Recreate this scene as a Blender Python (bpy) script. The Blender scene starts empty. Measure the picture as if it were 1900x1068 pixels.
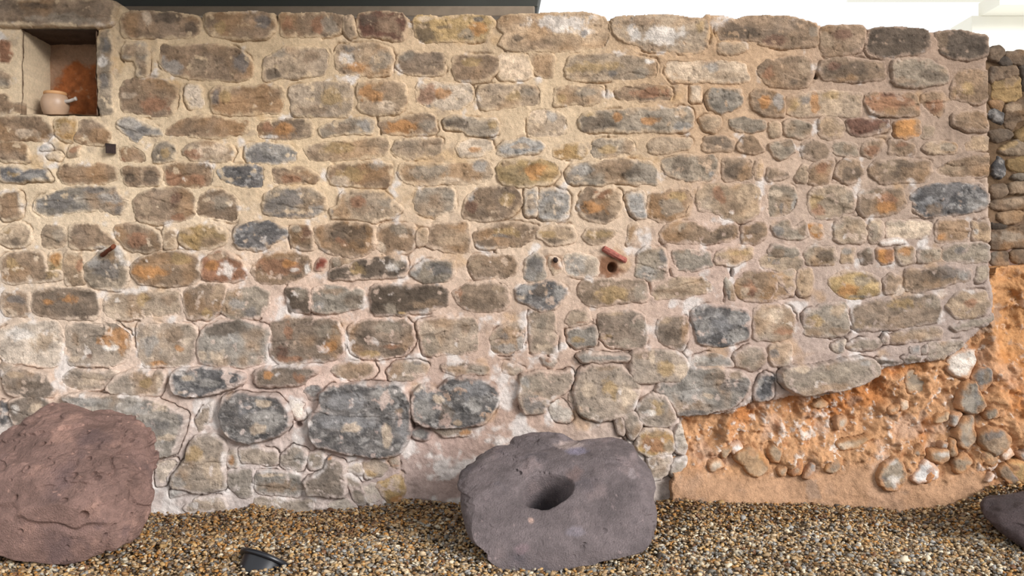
import bpy, math, random
import numpy as np
from mathutils import Vector, Matrix

# ---------------------------------------------------------------- camera, light, exposure
F = 1600.0            # focal length in photo pixels (1900 wide)
D = 4.0               # distance from the camera to the wall face
H = 1.0               # eye height
SC = F / D            # 400 px per metre on the wall face
scn = bpy.context.scene
scn.view_settings.view_transform = 'Standard'
scn.view_settings.look = 'None'
scn.view_settings.gamma = 1.0
scn.view_settings.use_curve_mapping = False
scn.view_settings.exposure = 0.0
cam_d = bpy.data.cameras.new('camera'); cam = bpy.data.objects.new('camera', cam_d)
bpy.context.collection.objects.link(cam)
cam.location = (0, -D, H); cam.rotation_euler = (math.radians(90), 0, 0)
cam_d.sensor_width = 36; cam_d.lens = 36 * F / 1900
cam_d.clip_start = 0.05
scn.camera = cam

w = bpy.data.worlds.new('sky'); scn.world = w; w.use_nodes = True
bg = w.node_tree.nodes['Background']
bg.inputs[0].default_value = (0.97, 0.985, 1.0, 1); bg.inputs[1].default_value = 1.08
sun_d = bpy.data.lights.new('sun', 'SUN'); sun = bpy.data.objects.new('sun', sun_d)
bpy.context.collection.objects.link(sun)
sun_d.energy = 4.3; sun_d.angle = math.radians(24); sun_d.color = (1.0, 0.98, 0.97)
# light travels towards: left, into the wall, down
sun.rotation_euler = Vector((-1.1, 1.0, -0.55)).to_track_quat('-Z', 'Y').to_euler()
GAIN = 0.84           # albedo scale

C = bpy.context.collection
def tag(o, label=None, cat=None, group=None, kind=None):
    if label: o['label'] = label
    if cat: o['category'] = cat
    if group: o['group'] = group
    if kind: o['kind'] = kind
    return o

# ---------------------------------------------------------------- noise
_rng = np.random.default_rng(7)
_T = _rng.random((256, 256)).astype(np.float32)
_T3 = _rng.random((64, 64, 64)).astype(np.float32)
def vn(x, y, s=0):
    x = x + s * 17.31; y = y + s * 9.77
    xi = np.floor(x).astype(np.int64); yi = np.floor(y).astype(np.int64)
    fx = x - xi; fy = y - yi
    fx = fx * fx * (3 - 2 * fx); fy = fy * fy * (3 - 2 * fy)
    a = _T[yi & 255, xi & 255]; b = _T[yi & 255, (xi + 1) & 255]
    c = _T[(yi + 1) & 255, xi & 255]; d = _T[(yi + 1) & 255, (xi + 1) & 255]
    return (a + (b - a) * fx) * (1 - fy) + (c + (d - c) * fx) * fy
def fbm(x, y, scale, octs=4, s=0, gain=0.5):
    """-1..1 noise; scale: size of the largest feature, in the units of x, y"""
    v = 0; a = 1.0; t = 0; k = 1.0 / scale
    for o in range(octs):
        r = 0.6 * o
        xx = (x * math.cos(r) - y * math.sin(r)) * k; yy = (x * math.sin(r) + y * math.cos(r)) * k
        v = v + a * (vn(xx, yy, s + o * 3) * 2 - 1); t += a; a *= gain; k *= 2.03
    return v / t * 1.5
def vn3(p, s=0):
    p = p + s * 7.77
    i = np.floor(p).astype(np.int64); f = p - i; f = f * f * (3 - 2 * f)
    def g(a, b, c): return _T3[(i[:, 0] + a) & 63, (i[:, 1] + b) & 63, (i[:, 2] + c) & 63]
    x, y, z = f[:, 0], f[:, 1], f[:, 2]
    l = lambda a, b, t: a + (b - a) * t
    return l(l(l(g(0,0,0), g(1,0,0), x), l(g(0,1,0), g(1,1,0), x), y), l(l(g(0,0,1), g(1,0,1), x), l(g(0,1,1), g(1,1,1), x), y), z)
def fbm3(p, scale, octs=4, s=0, gain=0.5):
    v = 0; a = 1.0; t = 0; k = 1.0 / scale
    for o in range(octs):
        v = v + a * (vn3(p * k, s + o * 2) * 2 - 1); t += a; a *= gain; k *= 2.03
    return v / t * 1.5
def ss(a, b, x):
    t = np.clip((x - a) / (b - a), 0, 1); return t * t * (3 - 2 * t)
def lin(c):
    c = np.asarray(c, dtype=np.float32) / 255.0
    return np.where(c <= 0.04045, c / 12.92, ((c + 0.055) / 1.055) ** 2.4).astype(np.float32)
def chaikin(P, n=2):
    P = np.asarray(P, float)
    for _ in range(n):
        Q = np.roll(P, -1, 0)
        P = np.stack([P * .86 + Q * .14, P * .14 + Q * .86], 1).reshape(-1, 2)
    return P
def sdf(P, x, y):
    """signed distance to polygon P, positive inside"""
    d = np.full(x.shape, 1e9); ins = np.zeros(x.shape, bool)
    n = len(P)
    for i in range(n):
        ax, ay = P[i]; bx, by = P[(i + 1) % n]
        ex, ey = bx - ax, by - ay
        L = ex * ex + ey * ey + 1e-9
        t = np.clip(((x - ax) * ex + (y - ay) * ey) / L, 0, 1)
        d = np.minimum(d, (x - ax - t * ex) ** 2 + (y - ay - t * ey) ** 2)
        if ay != by:
            c = ((ay > y) != (by > y)) & (x < (bx - ax) * (y - ay) / (by - ay) + ax)
            ins ^= c
    d = np.sqrt(d)
    return np.where(ins, d, -d)

# ---------------------------------------------------------------- materials
def vcol_mat(name, rough=0.9, mott=0.25, bump=0.4, scales=(45, 160), spec=0.25):
    m = bpy.data.materials.new(name); m.use_nodes = True
    nt = m.node_tree; N = nt.nodes; Lk = nt.links
    b = N['Principled BSDF']
    at = N.new('ShaderNodeVertexColor'); at.layer_name = 'Col'
    geo = N.new('ShaderNodeNewGeometry')
    n1 = N.new('ShaderNodeTexNoise'); n1.inputs['Scale'].default_value = scales[0]; n1.inputs['Detail'].default_value = 6; n1.inputs['Roughness'].default_value = 0.65
    n2 = N.new('ShaderNodeTexNoise'); n2.inputs['Scale'].default_value = scales[1]; n2.inputs['Detail'].default_value = 4; n2.inputs['Roughness'].default_value = 0.7
    Lk.new(geo.outputs['Position'], n1.inputs['Vector']); Lk.new(geo.outputs['Position'], n2.inputs['Vector'])
    mr = N.new('ShaderNodeMapRange'); mr.inputs[1].default_value = 0.3; mr.inputs[2].default_value = 0.7
    mr.inputs[3].default_value = 1 - mott; mr.inputs[4].default_value = 1 + mott
    Lk.new(n1.outputs['Fac'], mr.inputs[0])
    mr2 = N.new('ShaderNodeMapRange'); mr2.inputs[1].default_value = 0.3; mr2.inputs[2].default_value = 0.7
    mr2.inputs[3].default_value = 1 - mott * .8; mr2.inputs[4].default_value = 1 + mott * .8
    Lk.new(n2.outputs['Fac'], mr2.inputs[0])
    mu = N.new('ShaderNodeMath'); mu.operation = 'MULTIPLY'; Lk.new(mr.outputs[0], mu.inputs[0]); Lk.new(mr2.outputs[0], mu.inputs[1])
    vm = N.new('ShaderNodeVectorMath'); vm.operation = 'SCALE'
    Lk.new(at.outputs['Color'], vm.inputs[0]); Lk.new(mu.outputs[0], vm.inputs['Scale'])
    Lk.new(vm.outputs[0], b.inputs['Base Color'])
    ad = N.new('ShaderNodeMath'); ad.operation = 'ADD'; Lk.new(n1.outputs['Fac'], ad.inputs[0]); Lk.new(n2.outputs['Fac'], ad.inputs[1])
    bp = N.new('ShaderNodeBump'); bp.inputs['Strength'].default_value = bump; bp.inputs['Distance'].default_value = 0.010
    Lk.new(ad.outputs[0], bp.inputs['Height']); Lk.new(bp.outputs[0], b.inputs['Normal'])
    b.inputs['Roughness'].default_value = rough
    b.inputs['Specular IOR Level'].default_value = spec
    return m
def plain_mat(name, rgb, rough=0.6, metal=0.0, mott=0.12, scale=30, bump=0.15):
    m = bpy.data.materials.new(name); m.use_nodes = True
    nt = m.node_tree; N = nt.nodes; Lk = nt.links; b = N['Principled BSDF']
    tc = N.new('ShaderNodeTexCoord'); n = N.new('ShaderNodeTexNoise'); n.inputs['Scale'].default_value = scale; n.inputs['Detail'].default_value = 6
    Lk.new(tc.outputs['Object'], n.inputs['Vector'])
    r = N.new('ShaderNodeValToRGB'); c = lin(rgb) 
    r.color_ramp.elements[0].position = .3; r.color_ramp.elements[1].position = .7
    r.color_ramp.elements[0].color = (*[float(v) * (1 - mott) for v in c], 1)
    r.color_ramp.elements[1].color = (*[float(v) * (1 + mott) for v in c], 1)
    Lk.new(n.outputs['Fac'], r.inputs[0]); Lk.new(r.outputs[0], b.inputs['Base Color'])
    bp = N.new('ShaderNodeBump'); bp.inputs['Strength'].default_value = bump; bp.inputs['Distance'].default_value = 0.004
    Lk.new(n.outputs['Fac'], bp.inputs['Height']); Lk.new(bp.outputs[0], b.inputs['Normal'])
    b.inputs['Roughness'].default_value = rough; b.inputs['Metallic'].default_value = metal
    return m
M_stone = vcol_mat('wall_stone_surface', 0.85, 0.17, 0.6)
M_mortar = vcol_mat('lime_mortar', 0.95, 0.13, 0.6, (70, 260))
M_earth = vcol_mat('orange_earth', 0.95, 0.22, 0.7, (35, 150))
M_lava = vcol_mat('basalt_boulder', 0.8, 0.20, 1.0, (30, 170), 0.35)
M_peb = vcol_mat('river_pebbles', 0.55, 0.08, 0.1, (60, 200), 0.45)

# ---------------------------------------------------------------- mesh from arrays
def mesh_obj(name, V, Fc, col, mat, parent=None, center=True, smooth=True):
    V = np.asarray(V, np.float32); Fc = np.asarray(Fc, np.int32)
    c = np.zeros(3, np.float32)
    if center:
        c = np.array([V[:, 0].mean(), V[:, 1].mean(), V[:, 2].min()], np.float32); V = V - c
    me = bpy.data.meshes.new(name)
    k = Fc.shape[1]
    me.vertices.add(len(V)); me.vertices.foreach_set('co', V.ravel())
    me.loops.add(Fc.size); me.loops.foreach_set('vertex_index', Fc.ravel())
    me.polygons.add(len(Fc)); me.polygons.foreach_set('loop_start', np.arange(0, Fc.size, k, dtype=np.int32))
    if col is not None:
        a = me.color_attributes.new('Col', 'FLOAT_COLOR', 'POINT')
        rgba = np.ones((len(V), 4), np.float32); rgba[:, :3] = np.clip(col * GAIN, 0.003, 0.9)
        a.data.foreach_set('color', rgba.ravel())
    me.update(calc_edges=True)
    me.polygons.foreach_set('use_smooth', np.full(len(Fc), smooth))
    me.materials.append(mat)
    o = bpy.data.objects.new(name, me); C.objects.link(o)
    if parent is not None:
        o.parent = parent; o.location = Vector(c.tolist()) - Vector(WL.get(parent.name, (0, 0, 0)))
    else: o.location = c.tolist()
    WL[o.name] = tuple(float(q) for q in c)
    return o
WL = {}
def patch(X, Y, Z, col, keep, skirt):
    """grid (ny, nx) arrays of world positions; keep: face mask (ny-1, nx-1); skirt: world y the border is drawn back to"""
    ny, nx = X.shape
    idx = np.arange(ny * nx).reshape(ny, nx)
    f = np.stack([idx[:-1, :-1], idx[1:, :-1], idx[1:, 1:], idx[:-1, 1:]], -1)[keep]   # rows go down: seen from -y this winds outward
    V = np.stack([X, Y, Z], -1).reshape(-1, 3); cl = col.reshape(-1, 3)
    if skirt is not None:
        kp = np.pad(keep, 1)
        j, i = np.nonzero(keep)
        S = []
        for dj, di, a, b in ((-1, 0, (0, 0), (0, 1)), (1, 0, (1, 1), (1, 0)), (0, -1, (1, 0), (0, 0)), (0, 1, (0, 1), (1, 1))):
            m = ~kp[j + 1 + dj, i + 1 + di]
            S.append(np.stack([idx[j[m] + a[0], i[m] + a[1]], idx[j[m] + b[0], i[m] + b[1]]], -1))
        E = np.concatenate(S)
        u, inv = np.unique(E.ravel(), return_inverse=True); inv = inv.reshape(E.shape)
        B = V[u].copy(); B[:, 1] = skirt; base = len(V)
        V = np.concatenate([V, B]); cl = np.concatenate([cl, cl[u]])
        f = np.concatenate([f, np.stack([E[:, 0], E[:, 1], base + inv[:, 1], base + inv[:, 0]], -1)])
    u, inv = np.unique(f.ravel(), return_inverse=True)
    return V[u], inv.reshape(f.shape), cl[u]
# ---------------------------------------------------------------- the stones, measured on the wall face
# T x y: corner of a tracing window; R: which wall; then: colour code, outline (quarter pixels in the window); stains (colour x,y,rx,ry)
STONES = """
T 0 0
B 0,15 400,10 855,12 865,60 852,205 700,208 300,200 0,205;G500,160,300,40 D300,60,200,30
R 0,300 90,320 100,400 80,470 0,460
G 0,500 100,560 80,640 0,650
B 0,700 60,700 100,760 250,800 250,850 0,862
G 740,240 835,240 848,440 835,560 840,700 845,862 745,862 730,600;K800,340,40,90 W780,470,50,50 T800,260,50,30 K780,600,40,60
B 905,170 915,110 980,92 1180,95 1350,100 1460,120 1490,160 1480,250 1430,280 1200,290 1000,290 920,280;P1100,140,35,60 D1420,220,60,70 D1240,130,120,40
B 1530,190 1530,110 1600,90 1900,88 2030,98 2035,200 1990,290 1900,300 1650,290 1560,260;Y1620,210,60,50 K1960,160,60,60
G 930,330 1080,310 1110,420 1100,560 1030,570 1010,450 920,440;T1060,380,60,60
B 1190,370 1210,335 1350,330 1600,335 1750,360 1850,420 1880,500 1870,570 1800,600 1600,600 1400,590 1250,540 1190,480;K1800,470,70,70 L1280,510,90,70 T1500,480,120,80
B 930,600 1050,578 1200,590 1310,630 1310,720 1280,860 1240,870 1020,850 980,830 905,830 890,700;R1150,780,130,70 P960,710,60,25
P 1385,640 1500,640 1500,800 1400,805 1375,720
B 1570,690 1610,645 1700,650 1880,650 1950,620 2110,650 2100,840 1960,850 1700,850 1580,840;K1600,730,45,80 Y1680,720,40,50
L 870,920 900,880 980,870 1100,920 1190,960 1220,1010 1130,1020 1060,1010 1020,1060 980,1050 940,1000 880,950;K1080,960,70,40 K960,1010,50,40
B 1230,950 1350,890 1500,850 1600,860 1700,890 1850,900 1850,980 1700,1020 1550,1030 1400,1010 1230,1000
B 0,870 300,862 380,900 410,980 350,1040 200,1050 0,1060;P220,990,80,40
Y 420,890 560,870 580,920 560,1050 500,1060 420,990;T500,950,60,60
B 590,900 700,880 800,940 820,1000 790,1090 560,1060
T 475 0
B 175,180 180,105 300,95 600,95 640,120 650,200 620,255 400,270 190,275;R230,180,70,50 R450,190,60,60 G560,200,60,60
T 640,130 700,110 730,200 740,260 680,280 650,210
X 745,200 750,140 760,95 900,82 1090,92 1125,160 1110,220 1090,300 900,270 780,270;B1000,200,130,80 D820,140,70,50
Y 1165,150 1200,110 1300,100 1350,130 1500,110 1650,100 1740,110 1770,160 1730,240 1700,300 1400,310 1250,315 1170,270;D1260,240,110,70 P1270,135,70,25 K1650,140,50,20 O1640,210,60,50 D1390,200,60,20 G1560,250,70,40
T 1790,190 1800,130 1900,98 2150,100 2500,90 2600,130 2640,250 2580,360 2250,385 1850,365 1790,330 1850,250;W2250,170,270,60 B2080,320,130,50 W2420,230,100,40 K2440,240,40,30 D1950,280,40,30
T 40,560 60,440 130,400 200,350 270,350 500,350 540,400 530,500 500,560 300,570 120,595 50,590;G150,395,90,40 D120,550,60,40 B420,420,90,60
T 590,340 750,325 900,330 1000,350 1020,450 1000,550 840,560 620,550 590,450;W670,440,55,55 O740,500,90,45 K700,360,50,35 G930,450,80,90
B 1050,400 1150,370 1200,385 1400,385 1400,540 1300,560 1100,545 1040,480;G1100,400,60,40
B 1460,420 1540,405 1780,410 1800,460 1790,520 1720,600 1560,610 1480,590 1460,500;Y1600,460,100,40
T 255,640 450,605 700,600 720,700 700,860 500,870 350,870 270,850 245,720;P360,700,90,60 Y560,710,100,80 B430,820,170,40
T 755,620 900,600 1100,610 1120,700 1080,820 900,850 760,840 745,700;O850,700,80,70 B1000,660,80,60 P960,790,80,40
P 1180,620 1260,600 1400,610 1600,630 1620,750 1500,820 1300,820 1190,760;R1250,690,85,90 O1380,690,60,50 K1290,785,60,15
T 1650,640 1750,630 2100,632 2110,780 1950,800 1680,820 1640,720;G2020,680,60,40 Y1900,720,60,40
B 30,900 200,885 400,890 430,920 420,1010 300,1030 100,1040 20,1020 10,950;O220,960,100,60 R80,950,50,40 W100,1015,60,20 T380,960,60,60
G 470,950 560,910 700,880 870,880 870,990 700,990 500,1020 480,1000;L820,930,60,60 B620,950,100,50
B 900,900 1000,880 1280,840 1330,870 1330,990 1100,1000 950,990;O1080,950,120,50 G1270,930,60,50
G 1390,880 1450,855 1700,880 1800,890 1800,990 1600,1000 1500,960 1400,950;D1520,920,120,40 Y1760,930,50,50
T 950 0
P -110,390 120,395 150,500 130,590 -100,590
T 130,400 330,395 300,580 240,575 180,550 150,480
T 400,560 400,500 440,405 600,400 900,410 1060,440 1090,480 1070,570 900,590 600,595 450,595;Y600,500,200,60 K750,540,60,30 G960,540,90,40 W1030,450,40,20
P 1150,450 1280,450 1500,450 1720,460 1760,570 1750,610 1500,610 1200,610 1140,540;L1480,500,60,40 T1600,560,130,40
T 740,160 800,125 1000,112 1200,112 1350,135 1440,150 1460,200 1450,350 1400,395 1100,380 1000,370 880,320 760,260;W900,230,40,80 W1120,260,200,70 Y1400,210,50,70 D1320,130,100,20 B980,160,130,40 B1050,350,90,25
B 1510,200 1600,150 1800,122 2080,125 2180,165 2265,195 2260,340 2100,355 1840,340 1820,310 1540,305 1515,250;D1700,240,180,70 X1950,310,110,40 G2230,230,40,40
T 1530,320 1720,320 1740,370 1650,400 1530,400
B 1810,500 1880,450 2150,410 2220,440 2240,560 2200,640 2080,650 1920,640 1850,590;R1900,540,50,40 T2150,500,60,70 D2080,610,40,30
T 300,780 330,640 430,635 680,625 690,700 640,770 400,775;Y360,730,50,40 G560,680,120,50
B 760,670 850,640 930,620 1180,640 1185,740 1000,750 850,740 780,710;R1030,690,150,35 D1060,735,80,15
G 500,870 560,820 600,825 1000,800 1320,800 1350,850 1330,960 1100,985 700,970 510,970;D640,920,150,60 O780,860,35,40 O1030,895,90,30 Y560,830,60,30 L1260,940,90,40
P 1320,640 1410,640 1400,760 1330,750
G 1440,720 1480,660 1560,655 1700,655 1715,750 1650,810 1540,840 1460,800
T 1390,890 1440,850 1550,865 1560,930 1500,985 1420,960
G 1610,900 1700,865 1880,900 1890,950 1800,980 1650,970
B 1770,680 1820,655 1900,665 2025,715 2020,860 1900,860 1850,840 1780,800;O1870,760,50,50 L1980,760,40,60
P 120,830 260,800 400,850 420,980 380,1010 120,1020;T180,950,70,50 L300,860,40,40
T 1425 0
T 140,720 260,680 500,670 700,700 710,760 690,870 400,860 130,850;Y200,770,60,60 K280,740,50,40 O350,750,40,80 Y450,700,80,40
B 720,710 800,675 1100,685 1130,760 1130,850 900,855 760,830;R920,750,190,80 X900,700,60,20
B 1150,710 1200,680 1310,680 1320,800 1280,870 1200,830 1150,770;R1240,780,60,60
B 375,250 400,210 480,190 720,190 730,280 700,380 600,410 440,415 380,350;T420,300,60,60 X550,260,90,40
D 740,300 770,210 960,198 1190,220 1220,340 1150,400 860,425 740,400
D 1240,240 1400,228 1520,250 1630,265 1630,400 1480,450 1280,410;B1300,300,60,90
B 370,530 400,450 500,430 860,450 880,500 870,590 620,600 430,590;D620,520,230,60 X480,490,60,40
G 925,450 1000,435 1200,450 1340,520 1340,620 1100,650 930,630;D1230,560,100,60 B1000,600,90,30
B 1360,700 1410,510 1620,520 1650,600 1640,740 1560,770 1360,730;Y1480,660,70,60
B 1380,830 1550,815 1620,850 1630,960 1560,980 1380,930
T 10,920 60,900 105,930 90,1010 20,1015
G 120,900 180,880 320,910 325,1000 260,1025 120,1005
T 390,870 520,870 590,950 560,1010 470,1040 390,1010
X 580,890 700,875 905,880 900,960 750,1005 600,990;B870,930,50,40
O 950,885 1140,880 1145,1000 1040,1020 960,1010;B1120,930,40,60
T 1160,920 1240,940 1230,1020 1150,1030
T 0 240
B 0,100 100,95 210,120 225,180 220,255 130,250 0,235
T 520,130 600,120 590,200 520,210;R560,150,50,30
L 320,130 380,120 390,150 320,160
P 350,190 470,175 450,225 370,215
B 880,130 1000,128 1070,180 1075,240 900,245;R880,230,50,20
G 1140,200 1150,120 1200,95 1260,95 1310,140 1300,240 1150,240;Y1230,180,60,50
T 1350,160 1400,100 1500,85 1700,110 1745,160 1720,230 1600,240 1440,245;R1450,190,90,40 P1600,160,120,60
L 1810,190 1830,110 1900,95 2050,105 2160,120 2200,180 2190,240 2000,250 1850,245;K1900,200,60,50 K2000,220,80,30
K 0,270 130,270 200,310 300,300 360,320 400,380 200,385 0,385;L250,350,100,40 Y120,340,40,30
B 445,330 460,270 560,250 700,250 860,270 885,320 870,380 760,410 600,410 470,415
B 910,290 1000,275 1190,275 1190,400 1100,420 920,415;D960,360,60,30 D1120,350,60,40 T1060,340,10,60
B 1200,300 1230,250 1400,245 1560,260 1580,330 1560,430 1400,440 1220,420;R1290,370,90,60 R1450,380,80,50
K 1600,300 1700,270 1850,262 1950,270 1960,350 1950,430 1800,440 1680,410;L1620,310,60,50 L1700,400,60,30 
G 245,580 270,520 400,470 520,430 650,420 800,430 860,430 880,490 960,540 940,580 880,640 700,600 500,620 370,660 280,620;K480,550,170,70 K700,450,100,30 L820,520,90,50 K900,600,80,40 L300,560,50,40
B 980,520 1050,470 1150,435 1300,430 1420,450 1450,550 1450,640 1350,690 1150,705 1030,680 1000,600;R1330,660,60,40 X1300,530,60,70 T1080,560,60,60
B 1465,560 1470,510 1560,455 1650,455 1740,490 1770,560 1760,680 1700,690 1600,660 1470,650;G1640,540,110,70
B 0,460 150,455 170,560 150,660 0,680
T 0,760 60,710 150,690 230,740 240,810 200,860 60,870 0,840;D120,830,60,40 Y60,740,50,40
T 310,750 360,700 480,720 500,780 480,880 300,885;G440,780,50,50
B 515,720 560,690 700,695 790,770 860,830 860,870 700,880 520,885
B 860,720 960,695 1100,720 1200,790 1190,900 960,905 870,800;R1040,830,80,50
T 1210,740 1300,740 1310,880 1215,885
Y 1340,760 1480,710 1600,720 1690,760 1680,850 1560,895 1400,880 1330,830;T1400,760,60,30 B1560,830,90,40
B 0,940 200,905 290,905 330,960 330,1060 460,1050 450,1120 300,1130 0,1150;Y90,1000,60,60 Y390,1060,60,60
Y 350,920 450,910 465,1000 460,1090 340,1060;O420,960,50,50
T 470,980 490,900 600,910 620,1000 620,1080 640,1150 500,1160 460,1080;R590,1020,30,50
G 640,1000 740,920 870,860 940,930 960,1040 960,1130 900,1190 700,1180 640,1100;K780,1040,120,80 W900,900,50,90 L700,980,60,60
B 980,1000 1060,940 1250,905 1380,910 1480,960 1490,1080 1440,1140 1280,1165 1050,1150 980,1080;O1130,1060,120,50 Y1330,960,80,40
R 1490,1040 1500,970 1600,900 1680,905 1780,970 1840,1060 1800,1120 1640,1130 1500,1110;W1700,1040,80,60 T1600,940,70,30 O1580,1010,60,40
T 475 240
T 340,120 450,100 700,90 800,65 970,60 990,100 980,200 700,215 400,235 360,180;Y640,140,150,50 B430,190,70,30
T 1010,150 1050,80 1200,60 1380,65 1370,180 1300,215 1100,215 1040,190;B1290,90,80,30
P 1470,130 1520,80 1620,65 1750,80 1760,140 1700,195 1600,210 1510,200;O1620,150,60,25 R1450,170,40,20
L 1790,130 1830,100 1960,70 2100,80 2150,130 2000,185 1790,195
B 110,330 120,280 250,275 380,285 485,340 430,395 250,410 130,405;R260,370,90,40
B 540,270 700,240 900,230 1000,260 1010,340 970,430 850,430 700,420 560,410 530,350;Y700,330,100,60 P620,380,60,40 G900,260,80,40
T 1055,330 1070,250 1200,245 1500,260 1700,225 1750,240 1750,370 1600,410 1400,400 1200,410 1100,400;G1300,310,200,50 L1660,270,70,50 P1450,370,150,30
G 40,580 60,480 180,430 300,425 430,440 520,490 530,600 400,660 250,660 120,650 50,630;K260,500,130,90 K250,640,180,20 L450,600,70,50 K130,580,80,60
T 540,600 600,570 640,470 760,455 900,450 1000,500 1090,590 1000,660 860,690 720,665 580,660;B800,580,150,60 G960,550,70,50 R760,540,60,40 K560,610,15,40
G 1165,600 1180,450 1260,425 1480,440 1480,600 1400,640 1250,650;B1320,540,80,60
B 1540,590 1560,510 1640,440 1760,415 1900,425 1960,470 1975,560 1930,620 1820,670 1600,675 1530,650;X1600,560,60,50 Y1850,520,70,60 L1590,500,30,40
K -170,790 -150,735 -100,705 0,690 100,690 230,740 235,790 80,870 0,890 -130,890;G-60,740,60,30 K60,800,80,40
B 240,730 330,700 400,720 435,800 420,890 350,890 260,870;X380,780,50,50 G300,740,40,30
B 430,720 560,690 800,690 880,730 890,830 860,900 740,945 560,935 480,880 440,810;D680,780,180,90 R640,830,60,50
B 890,730 1000,705 1170,710 1190,800 1180,870 1100,925 940,935 880,870;G1080,740,80,50 P920,870,40,40
T 1200,750 1270,745 1270,850 1200,855
B 1280,800 1310,700 1450,690 1580,690 1590,920 1480,925 1350,890 1280,870;T1460,810,100,60
B 1610,770 1750,700 1960,690 2070,720 2120,740 2070,810 1960,860 1800,880 1650,875 1620,830;D1720,850,80,35 Y1850,760,110,40 K1820,790,80,20
B 550,1050 560,960 700,955 780,970 760,1050 700,1080;T720,980,60,30 G600,980,40,40
D 780,960 950,950 1100,950 1125,1000 1100,1090 900,1110 700,1110 560,1120 540,1050;W1010,1020,60,40 Y760,1040,60,50 G1070,990,50,40
B -10,990 80,930 300,900 400,950 420,1040 340,1100 200,1150 0,1140 -30,1060;R160,1020,200,60 O250,990,70,30 W380,1030,30,50 W290,1040,30,20
E 440,1000 480,960 530,980 500,1040 440,1050
G 1130,1080 1240,980 1300,965 1470,980 1480,1060 1420,1130 1250,1150;L1190,1050,60,70 K1350,1030,110,50
B 1570,1030 1600,940 1700,930 1900,935 1960,1000 1930,1080 1800,1110 1620,1105;T1640,1000,50,60
T 950 240
L -110,140 -50,90 60,70 180,90 240,130 180,175 -110,195;T80,120,80,30
Y 290,150 420,100 540,100 570,160 540,215 400,225 320,200;P520,150,40,50
G 600,100 640,80 850,58 920,90 920,160 880,185 700,210 600,210;Y720,150,80,30
T 1000,90 1050,62 1320,62 1330,110 1300,150 1100,180 1010,165
B 1415,120 1425,60 1570,48 1650,75 1650,140 1560,170 1420,170
B 1660,140 1720,50 1780,45 1850,110 1870,160 1800,180
Y -120,290 -70,220 0,225 250,225 340,260 350,330 290,405 60,425 -50,410 -100,370;O190,300,110,60 B-40,250,60,30
G 400,330 430,270 600,245 850,220 1030,240 1085,300 1075,410 950,400 800,390 600,410 430,400;D900,310,120,60 B780,280,110,50 L500,300,80,50
G 1100,230 1180,190 1400,190 1530,200 1530,340 1450,385 1300,385 1150,340 ;D1260,260,70,80 B1450,230,70,60 L1490,330,40,30
B 1560,200 1700,200 1790,240 1790,380 1570,385;D1660,310,110,70
T 1810,240 1860,230 1860,380 1800,380
L 90,450 180,440 180,640 110,640;T130,540,40,60
L 185,600 210,450 320,435 430,470 420,640 310,690 190,660;G290,590,80,70
B 490,580 510,480 560,440 650,440 800,460 820,560 780,650 680,705 580,680 510,640;O620,580,120,70 T770,560,60,80 R660,480,60,40
L 840,485 990,450 1000,660 920,660 880,600
B 1010,490 1100,460 1300,440 1340,520 1300,620 1170,685 1100,680 1010,640;Y1230,500,80,40 G1180,580,90,60
T 1370,480 1390,400 1500,400 1800,405 1850,450 1840,610 1760,680 1580,675 1530,620 1380,600;B1620,560,80,80 R1540,490,50,60 P1440,560,50,60
T 200,740 330,715 420,705 480,770 460,840 340,860 260,850 190,790;D340,830,100,25 Y260,780,60,30
T 520,800 560,730 680,730 780,760 740,810 690,850 580,850;Y640,780,90,40
B 1090,760 1150,700 1350,690 1460,745 1560,720 1660,690 1680,790 1620,830 1400,850 1120,840;G1250,730,60,40 D1560,770,80,50
B 1690,720 1760,700 1880,700 1890,800 1800,855 1710,850;D1790,740,70,50
G 1185,900 1300,890 1460,900 1480,1020 1350,1050 1220,1040
T 1510,930 1600,870 1780,865 1780,960 1640,1010 1500,1000;Y1660,920,100,30
T 1820,960 1880,920 2100,900 2170,980 2110,1060 1900,1030 1840,1020
G 90,1040 110,960 180,915 240,950 250,1100 180,1160 100,1120;K170,1000,60,60 L140,1080,50,50
T 270,960 350,950 380,1060 300,1080;R320,1000,50,40
P 390,920 520,920 640,960 650,1080 560,1100 390,1080;L470,1000,90,80
G 920,1020 940,920 1000,870 1130,870 1150,1000 1140,1110 1040,1130 910,1090;K1120,940,40,50 L1010,1060,90,50
T 870,720 940,690 900,830 850,860
T 1425 240
G 0,110 170,80 210,150 100,230 40,190;B140,110,60,30
B 245,150 270,90 350,68 430,110 470,170 430,220 350,235 260,200
G 480,120 520,88 670,100 685,180 640,205 500,190;B600,140,60,40
B 705,120 760,75 880,75 850,150 770,210 710,180;R790,160,60,40
B 890,190 920,75 1020,75 1110,120 1100,180 1020,198;R1000,110,60,30
T 1150,140 1200,90 1300,90 1410,110 1410,170 1200,175;G1340,130,60,30
T 1470,110 1540,50 1620,50 1650,100 1620,160 1480,165
B 0,270 100,300 170,330 100,370 0,390
T 200,360 270,260 310,270 290,400 220,390
B 310,290 400,225 490,220 490,300 460,400 380,415 300,390;R400,290,80,70
B 505,350 520,270 580,225 680,230 720,320 690,385 580,398;D600,330,80,60
B 750,290 800,225 900,225 1220,225 1220,330 1150,390 850,400 760,340;D1000,260,150,30 T900,270,60,60
B 1250,300 1350,230 1560,190 1640,190 1650,340 1400,360 1260,330;T1400,290,100,40
G 0,420 180,410 230,520 160,640 0,650;P60,470,60,30 K100,580,20,50 L210,550,40,70
T 310,470 360,420 560,415 640,450 650,600 500,660 360,668 310,600;R370,600,60,50 Y360,530,60,50 G600,500,60,70
B 680,470 800,430 960,440 1000,440 1035,560 960,620 880,645 690,640;R860,520,90,60 O860,580,90,40 G740,460,80,30
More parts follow.
